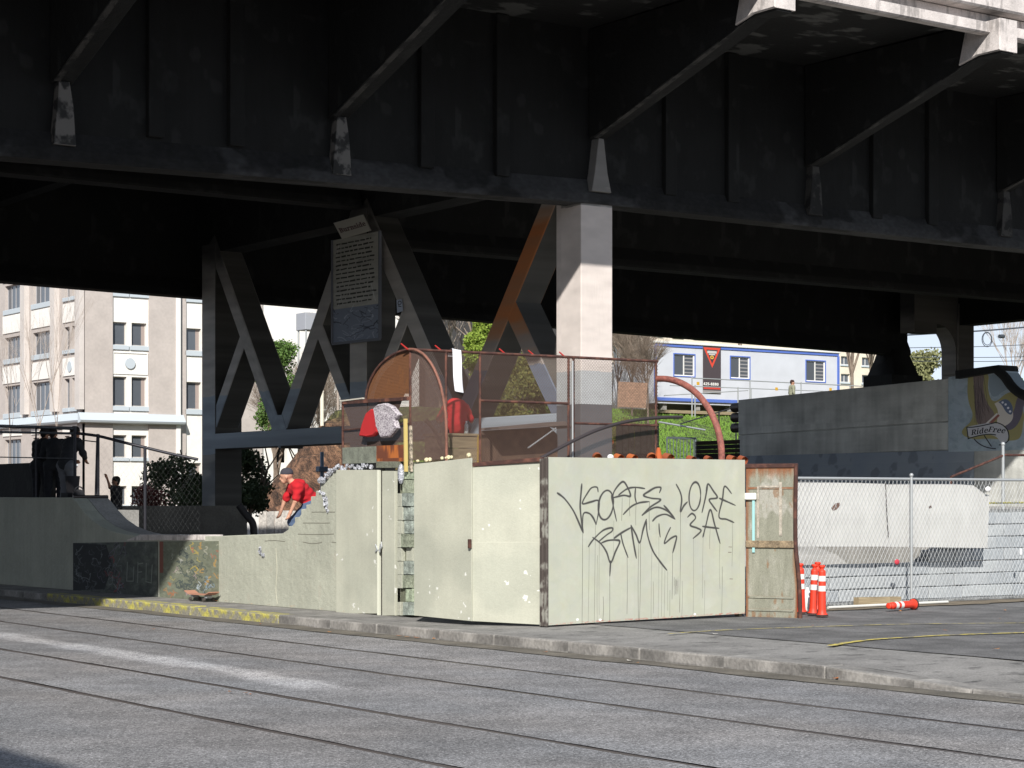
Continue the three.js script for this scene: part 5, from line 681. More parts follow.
// ---------------------------------------------------------------- buildings behind
const mBeige = rough(tex(256, 256, 6, grain([180, 171, 165], .06, 601)), .004), mWhiteW = rough(tex(256, 256, 6, grain([228, 224, 218], .05, 603)), .004), mBlueSill = plain(0xb6bec4, .8), mPane = std({ color: 0x5a5f66, roughness: .12, metalness: .1 }), mFrameW = plain(0xe2e0dc, .7), mBlind = plain(0x9a8c86, .9);
// a facade in its own plane (x right, y up, facing +z) with real openings
function facade(parent, name, x0, x1, y0, y1, holes, mat, th = .35) {
  const H = holes.map((h) => [[h.x0, h.y0], [h.x0, h.y1], [h.x1, h.y1], [h.x1, h.y0]]);
  return mesh(name, uvm(extr([[x0, y0], [x1, y0], [x1, y1], [x0, y1]], th, 0, H).translate(0, 0, -th)), mat, parent);
}
function windowIn(parent, h, { mull = 1, frame = mFrameW, sill, pane = mPane, blind = 0, depth = .18 } = {}) {
  const f = .055, L = [box(h.x0, h.x1, h.y1 - f, h.y1, -depth - .05, -depth), box(h.x0, h.x1, h.y0, h.y0 + f, -depth - .05, -depth), box(h.x0, h.x0 + f, h.y0 + f, h.y1 - f, -depth - .05, -depth), box(h.x1 - f, h.x1, h.y0 + f, h.y1 - f, -depth - .05, -depth)];
  for (let i = 1; i < mull; i++) { const x = lerp(h.x0, h.x1, i / mull); L.push(box(x - f / 2, x + f / 2, h.y0 + f, h.y1 - f, -depth - .045, -depth + .002)); }
  const w = mesh('window', merge(L), frame, parent); mesh('pane', box(h.x0 + .02, h.x1 - .02, h.y0 + .02, h.y1 - .02, -depth - .06, -depth - .03), pane, w);
  if (blind) mesh('curtain', box(lerp(h.x0, h.x1, .72), h.x1 - f, h.y0 + f, h.y1 - f, -depth - .028, -depth - .02), mBlind, w);
  if (sill) mesh('sill', rbox(h.x0 - .12, h.x1 + .12, h.y0 - sill, h.y0, -depth, .1, .02), mBlueSill, w);
  return w;
}
{
  const b = thing('apartment_building', 'beige and white apartment block with pale blue ledges on the left', 'building');
  const CX = 43.9, CZb = -103.7; // corner
  const front = new THREE.Group(); front.name = 'front_wall_part';
  const zx = (u) => onZ(u, 400, CZb).x, yy = (v) => EYE + (HZ - v) * .0557;
  const rows = [[322, 345], [376.5, 406], [435, 457.5], [486, 505]], top = [[262, 292]];
  const xa = CX, xb = zx(178), wx = [[zx(113), zx(127.5)], [zx(132.5), zx(147.5)]];
  const H = []; for (const [a, c] of [...top, ...rows]) for (const [l, r] of wx) H.push({ x0: l, x1: r, y0: yy(c), y1: yy(a) });
  const bx0 = zx(112.5), bx1 = zx(149.5);
  // wall piers either side, and the white bay between
  const add = (name, x0, x1, y0, y1, holes, mat, z) => { const m = facade(b, name, x0, x1, y0, y1, holes, mat); m.position.z = z; return m; };
  add('wall', xa, bx0 + .02, -.2, 22, [], mBeige, CZb); add('wall', bx1 - .02, xb, -.2, 22, [], mBeige, CZb); add('bay', bx0, bx1, -.2, 22, H, mWhiteW, CZb - .12);
  H.forEach((h, i) => { const w = windowIn(b, h, { mull: 1, sill: i < 6 ? .26 : .2, blind: i % 2, frame: plain(0xb9b4ae, .6) }); w.position.z = CZb - .12; });
  { const [l, r] = [zx(113.5), zx(148.5)], lo = yy(374), hi = yy(352); mesh('panel_moulding', merge([box(l, r, hi - .05, hi, CZb - .12, CZb - .07), box(l, r, lo, lo + .05, CZb - .12, CZb - .07), box(l, l + .05, lo, hi, CZb - .12, CZb - .071), box(r - .05, r, lo, hi, CZb - .12, CZb - .071)]), mFrameW, b); mesh('roundel', uvm(new THREE.CylinderGeometry(.3, .3, .08, 28).rotateX(Math.PI / 2).translate(zx(130.5), yy(363), CZb - .06)), mBlueSill, b); }
  mesh('cornice', prismX([[CZb + .02, yy(424)], [CZb + .35, yy(423)], [CZb + .42, yy(421)], [CZb + .1, yy(413.5)], [CZb + .02, yy(413.5)]].reverse(), xa - .42, xb + .3), mBlueSill, b);
  mesh('cornice', prismZ([[CX - .02, yy(424)], [CX - .35, yy(423)], [CX - .42, yy(421)], [CX - .1, yy(413.5)], [CX - .02, yy(413.5)]], CZb - 30, CZb + .02), mBlueSill, b);
  mesh('downpipe', box(xb - .12, xb + .14, -.2, 22, CZb - .3, CZb + .06), mFrameW, b);
  // set back wing to the right
  const Z2 = CZb - .35, z2 = (u) => onZ(u, 400, Z2).x; const H2 = []; for (const [a, c] of [[268, 292], [324, 347], [379, 407], [462, 486]]) H2.push({ x0: z2(186), x1: z2(201), y0: yy(c), y1: yy(a) });
  add('wall', xb + .05, z2(185.5), -.2, 22, [], mBeige, Z2 + .1); add('bay', z2(185), z2(202), -.2, 22, H2, mWhiteW, Z2); H2.forEach((h, i) => { windowIn(b, h, { mull: 1, sill: .3, blind: 1, frame: plain(0xb9b4ae, .6) }).position.z = Z2; }); add('wall', z2(201.8), z2(262), -.2, 22, [], mBeige, Z2 + .08); add('bay', z2(262), z2(420), -.2, 22, [{ x0: z2(276), x1: z2(288), y0: 4, y1: 6 }, { x0: z2(300), x1: z2(312), y0: 4, y1: 6 }], mWhiteW, Z2 - .1);
  // the long side, seen up the street
  const side = (u, v) => onX(u, v, CX), loc = (u) => side(u, 400).z - CZb; // local run: negative up the street
  const sg = new THREE.Group(); const S = (m) => { m.rotation.y = -Math.PI / 2; m.position.set(CX, m.position.y, CZb); return m; }; // local x -> +z, facing -x
  const yr = [[13.15, 14.6], [10.2, 11.5], [6.95, 8.6], [3.9, 5.4]], HS = [];
  const cols = [[5, 21, 4], [33, 51, 4], [64.5, 69.5, 1], [72, 77, 1]];
  for (const [y0, y1] of yr) for (const [u0, u1, m] of cols) HS.push({ x0: loc(u0), x1: loc(u1), y0, y1, m });
  for (let k = 1; k < 4; k++) for (const [y0, y1] of yr) for (const o of [0, 3.1]) HS.push({ x0: loc(5) - 3.4 * k - o * .02, x1: loc(5) - 3.4 * k + 1.9, y0, y1, m: 4, dup: o });
  const uniq = HS.filter((h) => !h.dup);
  const sw = S(facade(b, 'side_wall', -32, -.01, -.2, 22, uniq, mBeige)); uniq.forEach((h) => { S(windowIn(b, h, { mull: h.m, sill: h.m > 1 ? .3 : .22, frame: plain(0xa8a6a8, .6) })); });
  for (const [u0, u1] of [[3.5, 22], [32, 52], [63.5, 78]]) for (const [y0, y1] of [[8.75, 9.75], [11.75, 12.8], [5.6, 6.0], [14.8, 16.5]]) { S(mesh('spandrel', box(loc(u0), loc(u1), y0, y1, .002, .06), mWhiteW, b)); }
  for (const u of [27, 57, 82]) S(mesh('pier', box(loc(u) - .32, loc(u) + .32, 6.8, 22, .002, .3), rough(tex(128, 128, 6, grain([196, 189, 184], .05, 607)), .003), b));
  S(mesh('roundel', uvm(new THREE.CylinderGeometry(.3, .3, .07, 24).rotateX(Math.PI / 2).translate(loc(71), 9.25, .07)), mBlueSill, b));
  mesh('roof', box(CX + .3, 90, 21.7, 22.4, CZb - 31, CZb - .3), mConc, b); mesh('back_wall', box(CX + .36, 89, -.2, 21.7, CZb - 31, CZb - 30.6), mBeige, b);
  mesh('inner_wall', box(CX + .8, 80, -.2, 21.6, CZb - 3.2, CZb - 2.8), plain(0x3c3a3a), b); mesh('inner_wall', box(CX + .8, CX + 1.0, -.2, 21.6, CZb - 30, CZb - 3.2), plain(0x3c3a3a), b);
  // water tank on legs on the roof terrace behind
  const q = far(309, 322, 104), t = thing('roof_tank', 'grey box tank on thin legs in front of the white wall', 'tank'); mesh('tank_body', rbox(q.x - .5, q.x + .55, q.y - .45, q.y + .45, q.z - .5, q.z + .5, .03), plain(0x9a9da4, .7), t); for (const [a, c] of [[-.4, -.4], [.45, -.4], [-.4, .4], [.45, .4]]) mesh('leg', bar(V(q.x + a, 0, q.z + c), V(q.x + a, q.y - .42, q.z + c), .05), mGalv, t);
}
{ // site trailer with blue trim, its ramp railing and the banner
  const TZ = -78, xL = onZ(655, 343, TZ).x, xR = onZ(838, 350, TZ).x, yT = onZ(655, 343, TZ).y, yB = yT - 2.85, b = thing('site_trailer', 'pale grey portable site office with blue trim on the hill', 'trailer'); const X = (u) => onZ(u, 400, TZ).x, Y = (u, v) => onZ(u, v, TZ).y;
  const mT = rough(tex(256, 256, 3, (u, v) => { const k = 196 + (fbm(u * 5, v * 5, 611, 4, 5) - .5) * 14; return [k, k * 1.015, k * 1.05]; }), .002, .6), mBlue = plain(0x5570bc, .6);
  const wins = [[674, 694.5, 354.5, 376], [730.5, 749.5, 357, 378.5], [806, 825, 361, 381.5]].map(([u0, u1, v0, v1]) => ({ x0: X(u0), x1: X(u1), y0: Y((u0 + u1) / 2, v1), y1: Y((u0 + u1) / 2, v0) }));
  const w = facade(b, 'wall', xL, xR, yB, yT, wins, mT, .15); w.position.z = TZ; mesh('wall', box(xL, xR, yB, yT, TZ - 3.4, TZ - 3.25), mT, b); mesh('wall', box(xL, xL + .12, yB, yT - .003, TZ - 3.25, TZ - .15), mT, b); mesh('wall', box(xR - .12, xR, yB, yT - .003, TZ - 3.25, TZ - .15), mT, b); mesh('floor', box(xL + .02, xR - .02, yB - .15, yB, TZ - 3.3, TZ - .05), mT, b);
  mesh('roof', rbox(xL - .1, xR + .1, yT, yT + .12, TZ - 3.5, TZ + .12, .03), plain(0xd8d8d4), b);
  mesh('roof_trim', box(xL - .03, xR + .03, yT - .14, yT - .005, TZ + .01, TZ + .05), mBlue, b); mesh('base_trim', box(xL - .03, xR + .03, yB - .02, yB + .14, TZ + .01, TZ + .05), mBlue, b); for (const x of [xL, xR]) mesh('corner_trim', box(x - .07, x + .07, yB + .15, yT - .15, TZ + .005, TZ + .055), mBlue, b);
  for (const h of wins) { const ww = windowIn(b, h, { mull: 2, depth: .04, frame: mFrameW }); ww.position.z = TZ; const f = .05; const tr = mesh('blue_surround', merge([box(h.x0 - f, h.x1 + f, h.y1, h.y1 + f, .002, .03), box(h.x0 - f, h.x1 + f, h.y0 - f, h.y0, .002, .03), box(h.x0 - f, h.x0, h.y0, h.y1, .002, .029), box(h.x1, h.x1 + f, h.y0, h.y1, .002, .029)]), mBlue, ww); for (let k = 1; k < 6; k++) { const y = lerp(h.y0, h.y1, k / 6); mesh('blind_slat', box((h.x0 + h.x1) / 2 + .06, h.x1 - .06, y - .03, y + .03, -.068, -.06), plain(0x8f8d8e), ww); } }
  for (let x = xL + .8; x < xR; x += 2.2) mesh('pier', box(x - .12, x + .12, 5.9, yB - .15, TZ - .5, TZ - .2), mConc, b); mesh('skirt', box(xL + .1, xR - .1, 6.0, yB - .16, TZ - .9, TZ - .86), plain(0x6e675c), b);
  const bn = thing('banner', 'black vertical banner with a red triangle emblem on the trailer', 'banner'), u0 = X(702), u1 = X(720), v0 = Y(711, 393), v1 = Y(711, 346.5);
  mesh('banner_sheet', sheet(V(u0, v0, TZ + .075), V(u1, v0, TZ + .075), V(u1, v1, TZ + .075), V(u0, v1, TZ + .075), .012), std({ map: print(256, 640, (x, W, H) => { x.fillStyle = '#453c40'; x.fillRect(0, 0, W, H); x.fillStyle = '#cf4430'; x.beginPath(); x.moveTo(6, 18); x.lineTo(250, 18); x.lineTo(132, 296); x.fill(); x.fillStyle = '#3a3236'; x.beginPath(); x.moveTo(46, 46); x.lineTo(212, 46); x.lineTo(130, 238); x.fill(); x.fillStyle = '#b9b6b2'; x.fillRect(62, 62, 132, 34); x.fillRect(84, 100, 90, 20); x.fillStyle = '#d0a640'; x.beginPath(); x.arc(128, 150, 26, 0, 7); x.fill(); x.fillStyle = '#3a3236'; x.beginPath(); x.arc(128, 150, 11, 0, 7); x.fill(); x.fillStyle = '#e8e6e2'; x.font = 'bold 52px sans-serif'; x.fillText('425-8880', 6, 536, 244); x.fillStyle = '#c03c30'; x.fillRect(10, 558, 236, 30); x.fillStyle = '#8e8a88'; x.fillRect(0, 606, W, 34); }), roughness: .8 }), bn);
  mesh('hem_bar', box(u0 - .02, u1 + .02, v1, v1 + .05, TZ + .06, TZ + .1), mSteelDark, bn);
  // ramp railing before the trailer
  const RZ = TZ + 1.6, rx = (u) => onZ(u, 390, RZ).x, ry = (u, v) => onZ(u, v, RZ).y, rl = thing('ramp_railing', 'thin galvanised pipe railing along the trailer access ramp', 'railing'), p3 = (u, v) => V(rx(u), ry(u, v), RZ);
  mesh('top_rail', bar(p3(692, 378), p3(900, 388), .03, .03, 6), mGalv, rl); mesh('middle_rail', bar(p3(670, 385.5), p3(900, 394), .025, .025, 6), mGalv, rl); mesh('low_rail', bar(p3(664, 395.5), p3(748, 390.5), .025, .025, 6), mGalv, rl); for (const [u, v] of [[692, 377], [695, 385], [738, 387], [750, 380], [751, 389], [801, 382], [850, 386]]) mesh('post', bar(V(rx(u), 5.7, RZ), p3(u, v), .035, .035, 6), mGalv, rl);
  mesh('ramp_deck', box(rx(660), rx(900), 6.1, 6.25, RZ - 1.5, RZ - .06), mWoodOld, rl);
  for (const [u, v] of [[697.5, 383.5], [776, 389], [830, 389.5]]) { const q = p3(u, v); one('yellow_tag', ['small yellow tag on the ramp railing left of the banner', 'small yellow tag in the middle of the ramp railing', 'small yellow tag on the railing under the right window'][[697.5, 776, 830].indexOf(u)], 'tag', rbox(q.x - .09, q.x + .09, q.y - .08, q.y + .08, RZ + .035, RZ + .05, .01), plain(0xc79a2a)); }
  const q = far(792, 384, 99), fg = figure('p', 'small figure in olive jacket walking in front of the trailer', V(q.x, q.y - 1.57, q.z), 1.2, stand(), { skin: SK, shirt: plain(0x8a8a76, .95), pants: plain(0x40444c, .95), shoe: SH, hair: plain(0x3a2420, .95), sleeve: 1.7, hairLow: true }, .02);
}
{ // far building behind the trailer
  const Z = -128, b = thing('far_apartment', 'cream apartment building far behind the site trailer', 'building'), X = (u) => onZ(u, 350, Z).x, mm = rough(tex(256, 256, 7, grain([220, 208, 190], .06, 621)), .003); const H = []; const yb = (v) => EYE + (HZ - v) * .082;
  for (let u = 610; u < 925; u += 21) for (const v of [349, 368, 386, 330]) H.push({ x0: X(u), x1: X(u + 9), y0: yb(v + 5), y1: yb(v - 4) });
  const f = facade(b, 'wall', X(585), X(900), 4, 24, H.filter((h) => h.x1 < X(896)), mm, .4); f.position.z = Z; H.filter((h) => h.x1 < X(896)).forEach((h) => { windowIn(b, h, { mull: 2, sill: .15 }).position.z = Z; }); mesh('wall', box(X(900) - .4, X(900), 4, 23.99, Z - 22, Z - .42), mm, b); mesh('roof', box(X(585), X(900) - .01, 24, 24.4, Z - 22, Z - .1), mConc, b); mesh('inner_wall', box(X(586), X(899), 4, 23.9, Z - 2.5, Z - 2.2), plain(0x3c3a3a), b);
}
// ---------------------------------------------------------------- trees and shrubs
const leafQ = (P, N, U, c, s, up = .5) => { const th = rnd() * 6.28, ph = Math.acos(rr(-1, 1)), n = V(Math.sin(ph) * Math.cos(th), Math.abs(Math.cos(ph)) * up + .1, Math.sin(ph) * Math.sin(th)).normalize(), a = V(rnd() - .5, rnd() - .5, rnd() - .5).cross(n).normalize().multiplyScalar(s * .5), b = new THREE.Vector3().crossVectors(n, a).multiplyScalar(rr(.5, .8)); const q = [c.clone().sub(a), c.clone().add(b), c.clone().add(a), c.clone().sub(b)]; for (const i of [0, 1, 2, 0, 2, 3]) { P.push(q[i].x, q[i].y, q[i].z); N.push(n.x, n.y, n.z); U.push(rnd(), 0); } };
const leafMat = (cols, s) => std({ map: tex(64, 8, 0, (u) => { const i = Math.floor(hash(Math.floor(u * 64), 1, s) * cols.length); return cols[i]; }), roughness: .8, side: THREE.DoubleSide });
function crown(P, N, U, lumps, n, s) { const tot = lumps.reduce((a, l) => a + l[3] ** 2, 0); for (const [x, y, z, r, sy = .8] of lumps) { const m = Math.round(n * r * r / tot); for (let i = 0; i < m; i++) { const th = rnd() * 6.28, cz = rr(-1, 1), k = r * Math.pow(rnd(), .4) * (.75 + .5 * fbm(th * 2, cz * 3, Math.round(x * 10), 2)), q = Math.sqrt(1 - cz * cz); leafQ(P, N, U, V(x + k * q * Math.cos(th), y + k * cz * sy, z + k * q * Math.sin(th)), s * rr(.6, 1.3)); } } }
const leafGeo = (P, N, U) => { const g = new THREE.BufferGeometry(); g.setAttribute('position', new THREE.Float32BufferAttribute(P, 3)); g.setAttribute('uv', new THREE.Float32BufferAttribute(U, 2)); g.computeVertexNormals(); return g; };
const mBark = rough(tex(128, 256, .8, (u, v) => mixc([104, 90, 78], [156, 142, 128], fbm(u * 10, v * 3, 641, 4))), .02), mBarkPale = rough(tex(128, 256, .8, (u, v) => mixc([150, 136, 126], [196, 184, 172], fbm(u * 10, v * 3, 643, 4))), .02);
function limbs(base, h, r, n, spread, depth, list = [], dir = V(0, 1, 0)) { // branching skeleton
  const go = (p, d, L, rad, k) => { const e = p.clone().addScaledVector(d, L); list.push(bar(p, e, rad, rad * .66, k > 2 ? 6 : 4)); if (k <= 0) return; const m = k > 2 ? n : 2 + (rnd() > .6 ? 1 : 0); for (let i = 0; i < m; i++) { const nd = d.clone().add(V(rr(-1, 1), rr(-.25, .8), rr(-1, 1)).multiplyScalar(spread)).normalize(); go(p.clone().addScaledVector(d, L * rr(.55, 1)), nd, L * rr(.6, .82), rad * .6, k - 1); } }; go(base, dir, h, r, depth); return list; }
function leafyTree(name, label, x, z, y, H, lumpSpec, cols, n, s, sd, group) { reseed(sd); const t = thing(name, label, name.includes('shrub') ? 'shrub' : 'tree', group, V(x, y, z)); mesh('trunk', merge(limbs(V(0, -.2, 0), H * .36, H * .022 + .04, 3, .5, 3)), mBark, t); const P = [], N = [], U = []; crown(P, N, U, lumpSpec, n, s); mesh('crown', leafGeo(P, N, U), leafMat(cols, sd), t); return t; }
const spread = (n, R, y0, y1, r0, r1, sd) => { reseed(sd + 500); const o = []; for (let i = 0; i < n; i++) { const a = rnd() * 6.28, k = Math.sqrt(rnd()) * R; const y = rr(y0, y1), f = 1 - .5 * Math.abs((y - (y0 + y1) / 2) / ((y1 - y0) / 2 + .01)); o.push([Math.cos(a) * k * f, y, Math.sin(a) * k * f, rr(r0, r1)]); } return o; };
const gAt = (u, d, v = 480) => { const q = far(u, v, d); return [q.x, q.z, hillAt(q.x, q.z)]; };
{
  const green = [[64, 92, 34], [84, 116, 44], [52, 78, 34], [104, 132, 58], [74, 100, 40]], dark = [[60, 76, 50], [74, 92, 58], [48, 62, 42], [90, 106, 66]], olive = [[104, 108, 66], [128, 128, 84], [86, 92, 56], [146, 144, 104]], red = [[106, 52, 48], [128, 66, 58], [86, 44, 42]], lime = [[104, 138, 40], [126, 152, 54], [86, 118, 36], [150, 150, 60]], straw = [[104, 104, 50], [122, 116, 56], [78, 90, 42], [140, 120, 52], [66, 84, 40], [54, 70, 36], [84, 96, 46]];
  let [x, z, y] = gAt(276, 94); leafyTree('evergreen_tree', 'bushy evergreen tree seen through the left bridge bracing', x, z, y, 6, [...spread(16, .95, 5.1 - y, 9.4 - y, .4, .7, 3), ...spread(8, .8, 4.6 - y, 6.6 - y, .5, .7, 4)], green, 12000, .12, 3);
  [x, z, y] = gAt(190, 62); leafyTree('dark_conifer', 'dark spreading conifer behind the far bridge column', x, z, y, 4, spread(13, 1.7, .5, 2.9, .45, .75, 5), dark, 9000, .13, 5);
  [x, z, y] = gAt(244, 66); leafyTree('dark_conifer', 'dark conifer branches hanging over the brown bank', x, z, y, 4.4, spread(12, 1.15, 1.2, 3.5, .35, .6, 7), dark, 6500, .13, 7);
  [x, z, y] = gAt(156, 70); leafyTree('red_shrub', 'rounded dark red shrub beside the building wall', x, z, y, 1.8, spread(10, .75, .8, 2.4, .35, .6, 9), red, 5000, .1, 9);
  [x, z, y] = gAt(928, 150); leafyTree('olive_tree', 'olive green tree framed by the bridge arch on the right', x, z, 4, 9, spread(16, 2.1, 2.0, 8.6, .7, 1.2, 11), olive, 7000, .26, 11);
  [x, z, y] = gAt(1020, 120); leafyTree('olive_tree', 'small green tree at the right edge above the mural', x, z, 4, 6, spread(7, 1.2, 2.0, 5.0, .5, .9, 12), lime, 3500, .2, 12);
  [x, z, y] = gAt(524, 89); leafyTree('straw_shrub', 'yellow green shrub seen through the cage mesh', x, z, y - .1, 3, [...spread(18, 1.9, 5.6 - y, 8.6 - y, .5, .8, 13), ...spread(10, 3.2, 5.2 - y, 7 - y, .5, .8, 14)], straw, 16000, .12, 13);
  [x, z, y] = gAt(486, 93); leafyTree('lime_tree', 'bright green tree between the bridge braces', x, z, y, 6, spread(12, .8, 7.2 - y, 10.2 - y, .4, .7, 15), lime, 8000, .14, 15);
  [x, z, y] = gAt(533, 94); leafyTree('lime_tree', 'bright green tree right of the orange brace', x, z, y, 6, spread(8, .7, 7.6 - y, 9.8 - y, .4, .6, 16), lime, 5000, .14, 16);
  [x, z, y] = gAt(632, 91); leafyTree('low_shrub', 'low brown green shrub below the trailer end', x, z, y, 1.4, spread(9, 2.2, .2, 1.2, .35, .6, 17), straw, 5000, .1, 17);
  const bare = (label, u, d, H, r, n, sp, dep, sd, mat = mBark, yo) => { const [X, Z, Y] = gAt(u, d); reseed(sd); const t = thing('bare_tree', label, 'tree', 'leafless trees', V(X, yo ?? Y, Z)); const L = limbs(V(0, -.2, 0), H, r * .62, n, sp, dep); mesh('trunk', L[0], mat, t); mesh('branches', merge(L.slice(1)), mat, t); return t; };
  bare('slender leafless tree before the left windows of the apartment block', 40, 92, 3.4, .05, 3, .34, 5, 21, mBarkPale, 2.5); bare('thin leafless sapling at the left edge of the building', 10, 90, 3.2, .035, 3, .3, 5, 22, mBarkPale, 2.5); bare('thin leafless sapling before the corner of the building', 57, 94, 3.4, .04, 3, .3, 5, 23, mBarkPale, 2.5);
  bare('leafless tree right of the evergreen, behind the bracing', 310, 100, 2.6, .1, 4, .55, 6, 24); bare('leafless tree behind the notice board column', 338, 96, 2.2, .1, 4, .6, 6, 25, mBarkPale); bare('leafless tree behind the middle bracing', 455, 98, 3.2, .11, 5, .6, 6, 26, mBarkPale);
  bare('leafless tree in front of the trailer left end', 632, 97, 1.9, .09, 5, .55, 6, 27); bare('leafless tree right of the trailer with several upright trunks', 852, 112, 3.6, .2, 5, .28, 5, 28, mBark); bare('leafless tree nearest the dark pedestal', 872, 118, 3.6, .2, 4, .35, 5, 29, mBark); bare('leafless tree above the rider behind the strut', 296, 97, 2.4, .09, 5, .6, 6, 31); bare('leafless thicket tree left of the mesh cage', 322, 102, 2.6, .09, 5, .6, 6, 32); bare('leafless thicket tree just behind the white cloth', 440, 96, 2.8, .1, 5, .62, 6, 33); bare('leafless thicket tree left of the bright green tree', 470, 101, 3.0, .1, 5, .62, 6, 34); bare('leafless tree right of the concrete column', 618, 100, 2.3, .09, 5, .6, 6, 35); bare('leafless tree in front of the blue trailer corner', 648, 95, 1.9, .08, 5, .6, 6, 36); bare('pinkish leafless tree in the sky at the right edge', 1012, 150, 4.2, .12, 4, .4, 6, 30, mBarkPale, 6);
  // lawn
  reseed(131); const P = [], N = [], U = []; for (let i = 0; i < 42000; i++) { const X = rr(50, 76), Z = -68.5 - rnd() * 9.2; const h = hillAt(X, Z) - .12; const s = rr(.0, .05), a = rnd() * 6.28, dx = Math.cos(a) * .03, dz = Math.sin(a) * .03; P.push(X - dx, h, Z - dz, X + dx, h, Z + dz, X + rr(-.05, .05), h + s + .09, Z + rr(-.05, .05)); for (let k = 0; k < 3; k++) { N.push(0, 1, 0); U.push(rnd(), 0); } }
  const gr = stuff(mesh('lawn', leafGeo(P, N, U), leafMat([[84, 124, 36], [104, 146, 48], [122, 150, 62], [96, 120, 52]], 9), scene)); gr.userData.label = 'short green grass on the slope below the trailer'; gr.userData.category = 'grass';
}
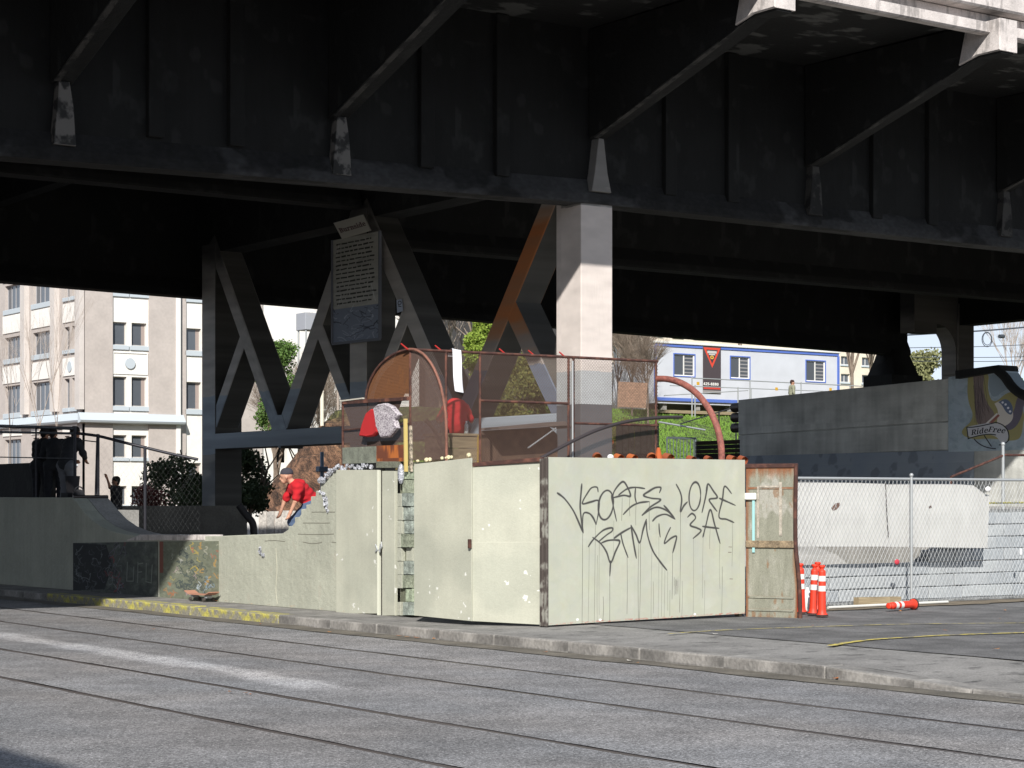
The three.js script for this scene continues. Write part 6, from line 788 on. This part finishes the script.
// ---------------------------------------------------------------- small things in the middle distance
{
  // board fence behind the rider
  const Z = -72.2, fc = thing('board_fence', 'pale weathered board fence behind the red shirted rider', 'fence'), X = (u) => onZ(u, 520, Z).x; reseed(141); const fm = [rough(tex(64, 256, .7, grain([196, 190, 182], .25, 651)), .004), rough(tex(64, 256, .7, grain([172, 168, 162], .3, 653)), .004), plain(0xe2e0dc)];
  for (let u = 244, i = 0; u < 352; u += 7.6, i++) mesh('board', rbox(X(u) + .012, X(u + 7.6) - .012, 0, onZ(u, 511 + rr(-.5, .5), Z).y, Z - .02 + rr(-.012, .012), Z + .01, .006), u < 258 ? fm[2] : fm[Math.floor(rnd() * 2)], fc); mesh('rail', box(X(244), X(352), .6, .7, Z - .08, Z - .03), mWoodOld, fc);
  // steel pole with a box
  const q = far(322, 470, 74), po = thing('steel_pole', 'blue grey steel pole with a junction box behind the rider', 'pole'); mesh('shaft', bar(V(q.x, 0, q.z), V(q.x, far(322, 452, 74).y, q.z), .075, .07, 10), plain(0x66788a, .5, .3), po); mesh('box', rbox(q.x - .19, q.x + .19, q.y - .07, q.y + .13, q.z - .14, q.z + .14, .02), plain(0x5c6b7c, .6), po);
  const wp = far(322, 410, 92), w = thing('white_pole', 'slim white pole seen between the braces', 'pole'); mesh('shaft', bar(V(wp.x, hillAt(wp.x, wp.z) - .2, wp.z), V(wp.x, far(322, 392, 92).y, wp.z), .09, .09, 10), plain(0xd4cdbc), w); mesh('cap', uvm(new THREE.SphereGeometry(.1, 10, 6).translate(wp.x, far(322, 392, 92).y, wp.z)), plain(0xd4cdbc), w);
  // bent black pipe at the foot of the far column
  const bp = [[239, 505], [243, 511], [248, 517], [252.5, 523], [254, 536]].map(([u, v]) => far(u, v, 47)); one('bent_black_pipe', 'bent black pipe rail at the foot of the far column', 'pipe', tube(bp, .085, 24, 10), plain(0x202024, .7));
  // crowd barrier and dark timber screens on the slope
  const bz = -70, X2 = (u) => onZ(u, 450, bz).x, Y2 = (v) => onZ(680, v, bz).y, cb = thing('crowd_barrier', 'grey steel crowd barrier standing on the grass', 'barrier'), gy = Y2(461); const mS = plain(0x6c7478, .5, .5);
  mesh('frame', merge([bar(V(X2(667), gy, bz), V(X2(667), Y2(437.5), bz), .035), bar(V(X2(695.5), gy, bz), V(X2(695.5), Y2(437.5), bz), .05), beam(V(X2(667), Y2(438), bz), V(X2(696), Y2(438), bz), .07, .09), beam(V(X2(667), gy + .1, bz), V(X2(696), gy + .1, bz), .05, .06)]), mS, cb); for (let u = 670; u < 694; u += 3.4) mesh('bar', bar(V(X2(u), gy + .1, bz), V(X2(u), Y2(438), bz), .022, .022, 6), mS, cb); for (const u of [668, 694]) mesh('foot', beam(V(X2(u), gy - .02, bz - .3), V(X2(u), gy - .02, bz + .3), .05, .05), mS, cb);
  const ts = thing('timber_screen', 'dark green plank screen behind the cage right of the column', 'screen'); const tz = -44, X3 = (u) => onZ(u, 440, tz).x; reseed(151); for (let u = 616; u < 655; u += 6.2) mesh('plank', rbox(X3(u) + .01, X3(u + 6.2) - .01, .4, onZ(u, 424 + rr(-.5, .5), tz).y, tz - .03 + rr(-.01, .01), tz, .006), rough(tex(64, 128, .8, grain([86, 92, 84], .3, 661)), .006), ts); mesh('cross_rail', box(X3(616), X3(655), 3.0, 3.1, tz + .002, tz + .04), plain(0x2c2c2e), ts);
  const hd = thing('handrail', 'black slanted handrail with posts on the grass slope', 'railing'); const D = 90; mesh('top_rail', bar(far(680, 424, D), far(742, 405, D), .03), plain(0x24262a), hd); mesh('post', bar(V(far(719, 455, D).x, 3.4, far(719, 455, D).z), far(719, 412, D), .035), plain(0x24262a), hd); mesh('post', bar(V(far(736, 455, D).x, 3.4, far(736, 455, D).z), far(736, 407, D), .035), plain(0x24262a), hd);
  const pl = thing('stacked_planks', 'dark stacked planks beside the end of the tall wall', 'timber'); for (let i = 0; i < 4; i++) { const a = far(696, 456 - i * 4.2, 64), c = far(739, 455 - i * 4.4, 64); mesh('plank', beam(a, c, .5, .12), plain([0x2c2624, 0x342c2a, 0x28282a, 0x3a302c][i]), pl); } mesh('support', box(far(700, 455, 64).x, far(736, 455, 64).x, .4, far(715, 457, 64).y, far(715, 455, 64).z - .3, far(715, 455, 64).z + .3), plain(0x2a2826), pl);
  { const q0 = far(611, 442, 43); one('orange_ball', 'small orange ball on a ledge right of the column', 'ball', uvm(new THREE.SphereGeometry(.06, 14, 10).translate(q0.x, q0.y, q0.z)), plain(0xb8642c)); }
  // overhead wires with a coiled loop and splice case
  const D2 = 110, mK = plain(0x3e444c), ow = thing('overhead_wires', 'overhead wires with a coiled loop against the pale sky', 'wires'); const wq = (u, v) => far(u, v, D2);
  for (const [a, c] of [[[900, 335.5], [1090, 321]], [[900, 348], [1090, 341]], [[900, 357], [1090, 354.5]], [[900, 361], [1090, 358.5]]]) mesh('wire', tube([wq(...a), wq((a[0] + c[0]) / 2, (a[1] + c[1]) / 2 + 1.6), wq(...c)], a[1] < 340 ? .045 : .02, 20, 5), mK, ow);
  const cq = wq(987, 339.5); mesh('coil', merge([uvm(new THREE.TorusGeometry(.4, .022, 6, 36).translate(cq.x, cq.y, cq.z)), uvm(new THREE.TorusGeometry(.34, .02, 6, 36).translate(cq.x - .04, cq.y + .03, cq.z + .05))]).translate(0, 0, 0), mK, ow); const c2 = wq(1001.5, 336.5); mesh('splice_case', bar(c2.clone().add(V(-.17, 0, 0)), c2.clone().add(V(.17, .02, 0)), .11, .11, 10), mK, ow);
  for (const [u, d] of [[740, 110], [1130, 110]]) { const s = far(u, 330, d); mesh('pole', bar(V(s.x, 0, s.z), V(s.x, s.y + 1, s.z), .14, .11, 10), mBark, ow); }
}
renderer.render(scene, camera);
